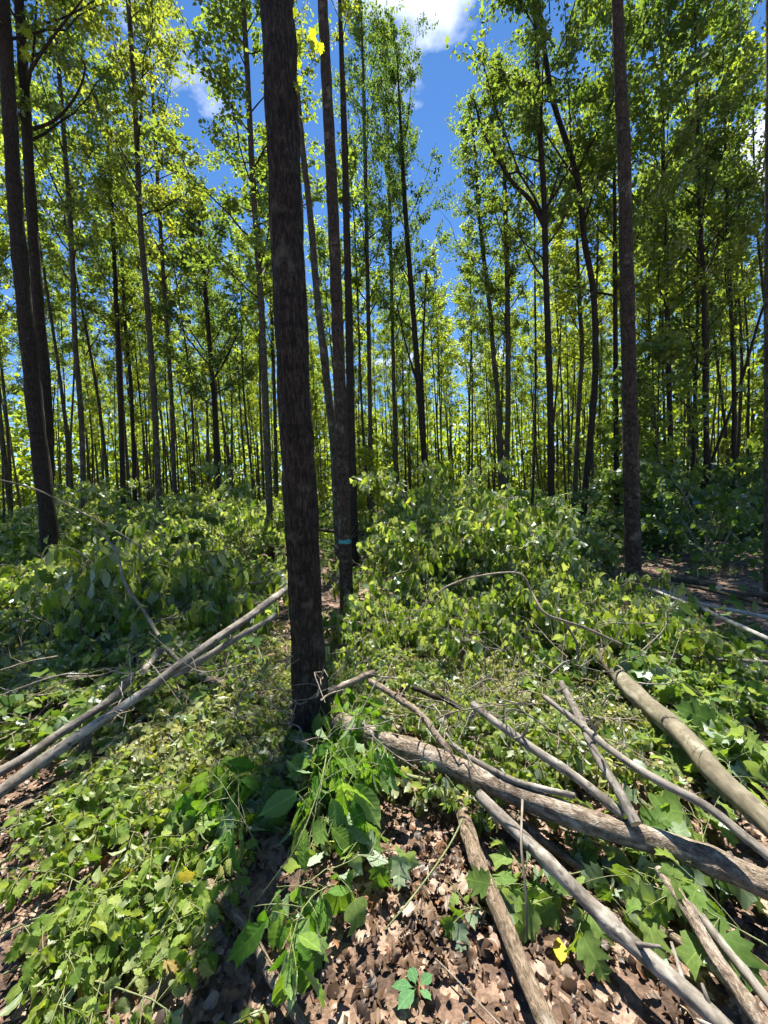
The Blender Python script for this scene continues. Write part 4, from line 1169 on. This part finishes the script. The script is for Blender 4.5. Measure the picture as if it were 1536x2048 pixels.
def put_slash(kind, p, rz, s, name, label, cat, group, sz=None):
    t = thing(name, label, cat, (p[0], p[1], float(gz(p[0], p[1]))), rz, group, (s, s, (sz or s)))
    sm, fm = SL[kind][int(rng.integers(0, len(SL[kind])))]
    obj('stem', sm, t)
    f = obj('foliage', fm, t)
    f['kind'] = 'stuff'
    return t

ZONES = [
 # kind, count, pixel box of their feet, scale, height scale, name, label ending, category, group
 ('tall', 20, (850, 1010, 1095, 1230), (0.7, 1.0), (0.85, 1.75), 'cut_brush', 'leafy tops heaped in the tallest sunlit mound', 'brush', 'leafy tops of the sunlit mound'),
 ('tall', 22, (190, 560, 1055, 1140), (0.95, 1.3), (1.05, 1.4), 'cut_brush', 'leafy tops heaped left of the thick trunk', 'brush', 'leafy tops of the left mound'),
 ('low', 40, (640, 1130, 1130, 1340), (0.55, 0.95), (1.2, 2.1), 'cut_brush', 'leafy boughs in the sunlit middle brush', 'brush', 'leafy boughs in the middle'),
 ('wilt', 18, (420, 720, 1260, 1480), (0.5, 0.9), None, 'wilted_bough', 'wilted pale boughs around the thick trunk', 'brush', 'wilted boughs round the thick trunk'),
 ('wilt', 12, (880, 1180, 1300, 1480), (0.45, 0.8), None, 'wilted_bough', 'wilted pale boughs among the middle poles', 'brush', 'wilted boughs among the poles'),
 ('low', 40, (-40, 520, 1105, 1300), (0.7, 1.2), (1.3, 2.1), 'cut_brush', 'shaded boughs left of the thick trunk', 'brush', 'shaded boughs on the left'),
 ('shrub', 16, (990, 1235, 1035, 1120), (0.85, 1.15), (0.85, 1.3), 'leafy_shrub', 'leafy shrubs before the tall brown trunk', 'shrub', 'shrubs before the right trunks'),
 ('shrub', 30, (1290, 1580, 1040, 1150), (0.9, 1.3), (1.0, 1.5), 'leafy_shrub', 'shaded shrubs right of the tall brown trunk', 'shrub', 'shaded shrubs on the right'),
 ('low', 26, (560, 1330, 1045, 1150), (1.0, 1.5), (1.2, 1.7), 'cut_brush', 'leafy boughs behind the tallest sunlit mound', 'brush', 'boughs behind the mound'),
 ('tall', 16, (-80, 230, 1055, 1135), (0.9, 1.3), (1.0, 1.5), 'cut_brush', 'leafy tops around the bent dark trunk', 'brush', 'leafy tops by the bent trunk'),
 ('shrub', 40, (-100, 1640, 1015, 1055), (1.2, 1.8), (0.5, 0.8), 'leafy_shrub', 'low shrubs at the feet of the background trees', 'shrub', 'low shrubs under the background trees'),
 ('low', 8, (1330, 1450, 1345, 1400), (0.35, 0.55), None, 'cut_brush', 'small leafy boughs edging the bare brown patch', 'brush', 'small boughs by the bare patch'),
]
ZONES += [
 ('low', 18, (800, 1230, 1225, 1330), (0.5, 0.8), (1.2, 2.0), 'cut_brush', 'leafy boughs under the arching bare stem', 'brush', 'boughs under the arching stem'),
 ('wilt', 10, (730, 1000, 1230, 1330), (0.5, 0.8), (0.9, 1.4), 'wilted_bough', 'wilted boughs right of the painted tree', 'brush', 'wilted boughs by the painted tree'),
 ('low', 18, (640, 1250, 1340, 1560), (0.3, 0.55), (0.8, 1.3), 'cut_brush', 'small boughs caught between the middle poles', 'brush', 'small boughs between the poles'),
 ('low', 22, (-60, 400, 1260, 1420), (0.45, 0.75), (0.7, 1.1), 'cut_brush', 'boughs lying around the left poles', 'brush', 'boughs round the left poles'),
 ('wilt', 16, (380, 640, 1390, 1570), (0.35, 0.6), None, 'wilted_bough', 'small wilted boughs before the thick trunk', 'brush', 'small wilted boughs before the thick trunk'),
]
def img_x(p):
    d = np.asarray(p) - CAM
    return CX + FPX * np.dot(d, _r) / np.dot(d, _f)
for zi, (kind, cnt, (x0, x1, y0, y1), sc, zs_, nm, lab, cat, grp) in enumerate(ZONES):
    made = []
    rng = np.random.default_rng(900 + zi)
    for k in range(cnt):
        # spread by ground distance, not by pixel row
        px = x0 + (x1 - x0) * ((k * 0.618 + rng.random() * 0.3) % 1.0)
        ya, yb = 1.0 / (y0 - 985.0), 1.0 / (y1 - 985.0)
        py = 985 + 1.0 / (ya + (yb - ya) * rng.random())
        if (590 < px < 790 and 1085 < py < 1340) or (1222 < px < 1312 and 1110 < py < 1270):
            continue
        p = G(px, py + 992 - math.tan(ROLL) * (px - CX) - 985, 0)
        s = rng.uniform(*sc)
        if py > 1300 and s > 0.75: s *= 0.75
        t = put_slash(kind, p, rng.uniform(0, 6.28), s, nm, lab, cat, grp, None if zs_ is None else s * rng.uniform(*zs_))
        made.append((px, t))
    for k, (px, t) in enumerate(sorted(made, key=lambda q: q[0])):
        t['label'] = nth(k + 1) + ' from left of the ' + lab
# small green bush right of the tall brown trunk
put_slash('shrub', G(1310, 1285), 1.0, 0.36, 'leafy_shrub', 'small fresh green bush at the foot of the tall brown trunk', 'shrub', None, 0.38)

# low ground cover between the boughs
g = np.random.default_rng(77)
n = 34000
D = 3.2 + 22 * g.random(n) ** 0.8; az = np.radians(g.uniform(-52, 52, n))
p = np.stack([D * np.sin(az), D * np.cos(az), np.zeros(n)], -1)
pn = np.sin(p[:, 0] * 1.3 + 1) * np.sin(p[:, 1] * 1.1 + 2) + 0.5 * np.sin(p[:, 0] * 3.1) * np.sin(p[:, 1] * 2.7)
bare = ((p[:, 0] - 5.2) / 1.5) ** 2 + ((p[:, 1] - 4.9) / 1.3) ** 2 < 1
keep = (pn > -0.65) & ~bare & ~((D < 8) & (pn < 0.25))
p = p[keep]; n = len(p)
p[:, 2] = gz(p[:, 0], p[:, 1]) + 0.03 + (0.35 + 0.02 * D[keep]) * g.random(n) ** 1.3
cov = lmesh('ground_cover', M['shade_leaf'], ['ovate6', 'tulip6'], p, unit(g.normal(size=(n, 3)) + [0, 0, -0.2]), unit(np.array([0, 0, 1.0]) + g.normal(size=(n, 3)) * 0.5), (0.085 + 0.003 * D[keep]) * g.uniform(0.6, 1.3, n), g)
tag(obj('ground_cover', cov), 'low green ground cover growing between the cut boughs', 'ground cover', kind='stuff')

# ------------------------------------------------------------------ near leafy branches, every leaf its own piece
def near_branch(label, px, py, head, L, kind, size, nb, nlv, rise, h=0.0, seed=0, name='leafy_branch', blen=0.35, cat='branch', hang=0.6, arch=0.5, droop=0.7, stem='stem_green', stem_r=0.008, group=None):
    p = G(px, py, 0)
    p = np.array([p[0], p[1], float(gz(p[0], p[1])) + h])
    t = thing(name, label, cat, p, R(head), group)
    parts, lp, la, ln, ls = spray(seed, L, rise, nb, blen, nlv, size, arch=arch, hang=hang, droop=droop, stem_r=stem_r, twig_r=0.0022)
    V, F, B = join(parts)
    obj('stem', mk('stem', V, F, M[stem], bc=B, smooth=True), t)
    g = np.random.default_rng(seed + 5)
    ms = LM[kind]
    for k in range(len(lp)):
        obj('leaf', ms[int(g.integers(0, len(ms)))], t, leaf_matrix(lp[k], la[k], ln[k], ls[k]))
    return t

NB = [
 # lower left carpet of toothed leaves
 ('toothed leafy bough at the very bottom left corner', 40, 2040, 40, 0.7, 'toothed', 0.056, 12, 11, 0.3),
 ('toothed bough above the bottom left corner, along the left edge', -20, 1900, 10, 0.8, 'toothed', 0.056, 12, 11, 0.35),
 ('toothed bough at the left edge halfway up the leafy carpet', -30, 1760, -10, 0.9, 'toothed', 0.059, 13, 11, 0.3),
 ('toothed bough under the left poles at the left edge', -20, 1650, 0, 0.9, 'toothed', 0.059, 13, 11, 0.35),
 ('toothed bough in the middle of the lower left carpet', 120, 1850, 20, 0.7, 'toothed', 0.056, 12, 11, 0.3),
 ('toothed bough reaching towards the split rotten log', 150, 1980, -15, 0.65, 'toothed', 0.052, 11, 11, 0.3),
 ('toothed bough below the longest grey pole', 140, 1650, -25, 0.9, 'toothed', 0.059, 12, 11, 0.35),
 ('toothed bough in the upper part of the lower left carpet', 110, 1740, 35, 0.75, 'toothed', 0.056, 12, 11, 0.35),
 ('toothed bough beside the head of the brown stick', 210, 1590, -20, 0.8, 'toothed', 0.056, 12, 11, 0.35),
 ('bright toothed bough right under the crossing of the left poles', 260, 1520, 10, 0.9, 'toothed', 0.059, 13, 11, 0.35),
 ('bright toothed bough between the left poles and the thick trunk', 360, 1500, 0, 0.85, 'toothed', 0.056, 12, 11, 0.3),
 ('small toothed bough hanging over the split rotten log', 230, 1900, 25, 0.45, 'toothed', 0.052, 10, 10, 0.4),
 ('small toothed sprig on the litter left of the brown stick', 260, 1760, 60, 0.4, 'toothed', 0.052, 9, 10, 0.4),
 ('toothed bough lying left of the brown stick, midway down', 170, 1800, -60, 0.5, 'toothed', 0.052, 10, 11, 0.35),
 ('toothed bough at the bottom edge left of the rotten log', 190, 2060, 70, 0.5, 'toothed', 0.052, 10, 11, 0.4),
 ('toothed bough just right of the left edge, low down', 10, 1970, 10, 0.45, 'toothed', 0.056, 12, 11, 0.3),
 ('toothed bough right below the pole ends at the left edge', 60, 1610, 20, 0.8, 'toothed', 0.06, 12, 11, 0.3),
 ('toothed bough over the upper end of the brown stick', 300, 1580, 10, 0.6, 'toothed', 0.056, 11, 10, 0.35),
 ('toothed bough left of the ribbed plant', 400, 1590, -10, 0.6, 'toothed', 0.056, 11, 10, 0.35),
 ('toothed sprig at the bottom edge over the rotten log end', 300, 2060, 90, 0.35, 'toothed', 0.06, 7, 8, 0.5),
 ('toothed bough along the left edge between pole ends and carpet', -40, 1700, 30, 0.8, 'toothed', 0.058, 12, 11, 0.4),
 ('ribbed sprig right against the thick trunk foot', 600, 1600, 60, 0.45, 'ribbed', 0.149, 8, 5, 1.2),
 ('toothed bough entering at the left edge above the bottom corner', -60, 1880, 50, 0.8, 'toothed', 0.056, 12, 11, 0.3),
 ('toothed bough entering at the left edge beneath the pole ends', -90, 1720, 15, 0.9, 'toothed', 0.058, 12, 11, 0.3),
 ('toothed bough entering at the left edge midway down the carpet', -90, 1800, 35, 0.9, 'toothed', 0.058, 12, 11, 0.3),
 ('toothed bough coming in from below the bottom left corner', -20, 2080, 65, 0.7, 'toothed', 0.056, 12, 11, 0.3),
 # lobed leaves at the left end of the poles
 ('large pale lobed leaves sticking up over the pole ends at the left edge', -20, 1560, 60, 0.8, 'lobed', 0.145, 6, 5, 0.8),
 ('lobed sprig beside the left poles with one upright leaf', 240, 1545, 50, 0.5, 'lobed', 0.102, 5, 4, 0.9),
 ('fresh lobed sprig lying on the brown stick', 370, 1690, 20, 0.4, 'lobed', 0.111, 6, 4, 0.5),
 ('pale lobed leaves drooping at the foot of the ribbed plant', 520, 1860, 20, 0.55, 'lobed', 0.102, 7, 4, 0.55),
 # ribbed plant before the thick trunk
 ('upright ribbed plant hanging long leaves right before the thick trunk', 610, 1760, 80, 0.44, 'ribbed', 0.161, 10, 7, 1.3),
 ('ribbed plant leaning left of the thick trunk foot', 520, 1720, 150, 0.40, 'ribbed', 0.154, 9, 6, 1.2),
 ('ribbed plant leaning right of the thick trunk over the log end', 640, 1740, 60, 0.48, 'ribbed', 0.154, 10, 6, 1.1),
 ('ribbed spray drooping towards the rough brown log', 670, 1790, -110, 0.36, 'ribbed', 0.115, 8, 6, 1.0),
 ('ribbed sprig rising in front of the left end of the thick log', 690, 1610, 90, 0.40, 'ribbed', 0.131, 9, 6, 1.1),
 ('ribbed spray standing between thick trunk and thick log', 680, 1540, 80, 0.40, 'ribbed', 0.119, 9, 6, 1.2),
 # wilted boughs close to the trunk
 ('wilted pale bough heaped against the left of the thick trunk', 520, 1560, 130, 0.8, 'wilted', 0.065, 11, 8, 0.6),
 ('wilted pale bough lower left of the thick trunk', 450, 1600, 20, 0.7, 'wilted', 0.06, 10, 8, 0.45),
 ('wilted pale bough at the foot of the thick trunk', 600, 1610, 40, 0.6, 'wilted', 0.06, 10, 8, 0.6),
 ('wilted pale bough in front of the thick log left end', 760, 1590, -20, 0.6, 'wilted', 0.06, 9, 7, 0.4),
 # right side
 ('broad lobed bough overhanging the olive-tan log', 1520, 1500, 130, 0.8, 'lobed', 0.174, 9, 6, 0.9),
 ('broad lobed bough at the right edge above the thick log', 1590, 1560, 150, 0.55, 'lobed', 0.174, 9, 6, 0.8),
 ('broad lobed bough at the right edge below the grey stick', 1570, 1400, 170, 0.55, 'lobed', 0.163, 9, 6, 0.7),
 ('lobed bough in the dark gap right of the curved grey pole', 1470, 1650, 60, 0.5, 'lobed', 0.119, 8, 5, 0.6),
 ('lobed bough spilling over the buried brownish pole', 1120, 1770, -10, 0.55, 'lobed', 0.111, 9, 5, 0.35),
 ('lobed bough between smooth grey pole and rough pale pole', 1235, 1845, 170, 0.4, 'lobed', 0.102, 8, 5, 0.35),
 ('lobed sprig just under the thick log in the middle', 1130, 1690, -10, 0.5, 'lobed', 0.093, 7, 5, 0.5),
 ('lobed leaves drooping off the thick log near the lower right', 1440, 1860, 60, 0.5, 'lobed', 0.128, 6, 4, 0.7),
 ('lobed leaves at the right edge below the thick log end', 1560, 1930, 160, 0.5, 'lobed', 0.111, 6, 5, 0.5),
 ('bright lobed bough behind the thick log by the crossing poles', 1180, 1590, 30, 0.6, 'lobed', 0.085, 9, 6, 0.4),
 ('bright lobed bough behind the middle of the thick log', 1010, 1520, 20, 0.7, 'lobed', 0.085, 10, 6, 0.45),
 ('bright lobed bough behind the left end of the thick log', 830, 1430, 60, 0.5, 'lobed', 0.085, 10, 6, 0.5),
 ('bright lobed bough right of the straight pale pole', 1080, 1450, 60, 0.8, 'lobed', 0.093, 10, 6, 0.5),
 ('small three-lobed sprig on the litter left of the rough brown log', 985, 1850, 170, 0.14, 'lobed', 0.060, 4, 3, 0.6),
]
for k, (lab, px, py, hd, L, kd, sz, nb, nlv, rise) in enumerate(NB):
    near_branch(lab, px, py, hd, L, kd, sz, nb, nlv, rise, seed=3000 + k * 7, blen={'toothed': 0.24, 'ribbed': 0.26, 'wilted': 0.26, 'lobed': 0.28}[kd] * (0.6 + 0.5 * L),
                hang={'ribbed': 1.6, 'lobed': 0.8, 'toothed': 0.6, 'wilted': 0.5}[kd], arch=0.75 if kd != 'ribbed' else 0.55,
                name={'ribbed': 'ribbed_plant'}.get(kd, 'leafy_branch'), cat={'ribbed': 'plant'}.get(kd, 'branch'), stem_r=0.0035)

# five-leaved seedling at the bottom edge
p = G(835, 2012); p[2] = float(gz(p[0], p[1]))
t = thing('seedling', 'small seedling with rounded bluish green leaves at the bottom edge', 'seedling', p)
V, F, B = tube(np.array([[0, 0, 0], [0.004, 0, 0.03], [0, 0.004, 0.06]]), [0.002, 0.002, 0.0015], 5)
obj('stem', mk('stem', V, F, M['stem_green'], bc=B), t)
for k in range(5):
    a = 1.57 + (k - 2) * 1.15
    ax = unit(np.array([math.cos(a + 0.25 * math.sin(7 * k)), math.sin(a + 0.25 * math.sin(7 * k)), 0.12 + 0.3 * math.sin(5 * k + 1)]))
    obj('leaf', LM['seedling'][k % 3], t, leaf_matrix(np.array([0, 0, 0.06]) + ax * 0.012, ax, np.array([0.3 * math.sin(3 * k), 0.3 * math.cos(4 * k), 1.0]), 0.045 + 0.007 * k))
p = G(1122, 1925, 0.02)
o = obj('yellowed_leaf', LM['yellowed'][0], None, leaf_matrix(p, np.array([0.3, 0.9, 0.1]), np.array([0, -0.2, 1.0]), 0.075))
tag(o, 'single yellow leaf on the litter between the rough brown log and the smooth grey pole', 'leaf')

# ------------------------------------------------------------------ leaf litter
g = np.random.default_rng(123)
def litter_pts(n, xr, yr):
    x = g.uniform(*xr, n); y = g.uniform(*yr, n)
    return np.stack([x, y, gz(x, y) + 0.006 + 0.04 * g.random(n) ** 2], -1)
near = litter_pts(17000, (-2.6, 2.6), (0.75, 3.6))
far = litter_pts(5200, (-6, 8), (3.4, 8.0))
dist = np.hypot(near[:, 0], near[:, 1] - 0.9)
# the biggest in view lie bare around the rough brown log
order = np.argsort(np.hypot(near[:, 0] - 0.15, (near[:, 1] - 1.45) * 0.9))
for i in order[:300]:
    a = np.array([math.cos(q := g.uniform(0, 6.28)), math.sin(q), g.normal() * 0.25])
    nrm = np.array([g.normal() * 0.35, g.normal() * 0.35, 1.0])
    pp = near[i] + [0, 0, 0.012]
    obj('dead_leaf', LM['dead'][int(g.integers(0, len(LM['dead'])))], ground, leaf_matrix(pp, a, nrm, g.uniform(0.03, 0.08)))
rest = np.vstack([near[order[300:]], far])
n = len(rest)
a = np.stack([g.normal(size=n), g.normal(size=n), g.normal(size=n) * 0.3], -1)
lit = lmesh('leaf_litter', M['dead_leaf'], ['dead', 'dead2'], rest, a, np.array([0, 0, 1.0]) + g.normal(size=(n, 3)) * 0.38, g.uniform(0.012, 0.072, n), g)
tag(obj('leaf_litter', lit), 'brown fallen leaves carpeting the forest floor', 'leaf litter', kind='stuff')
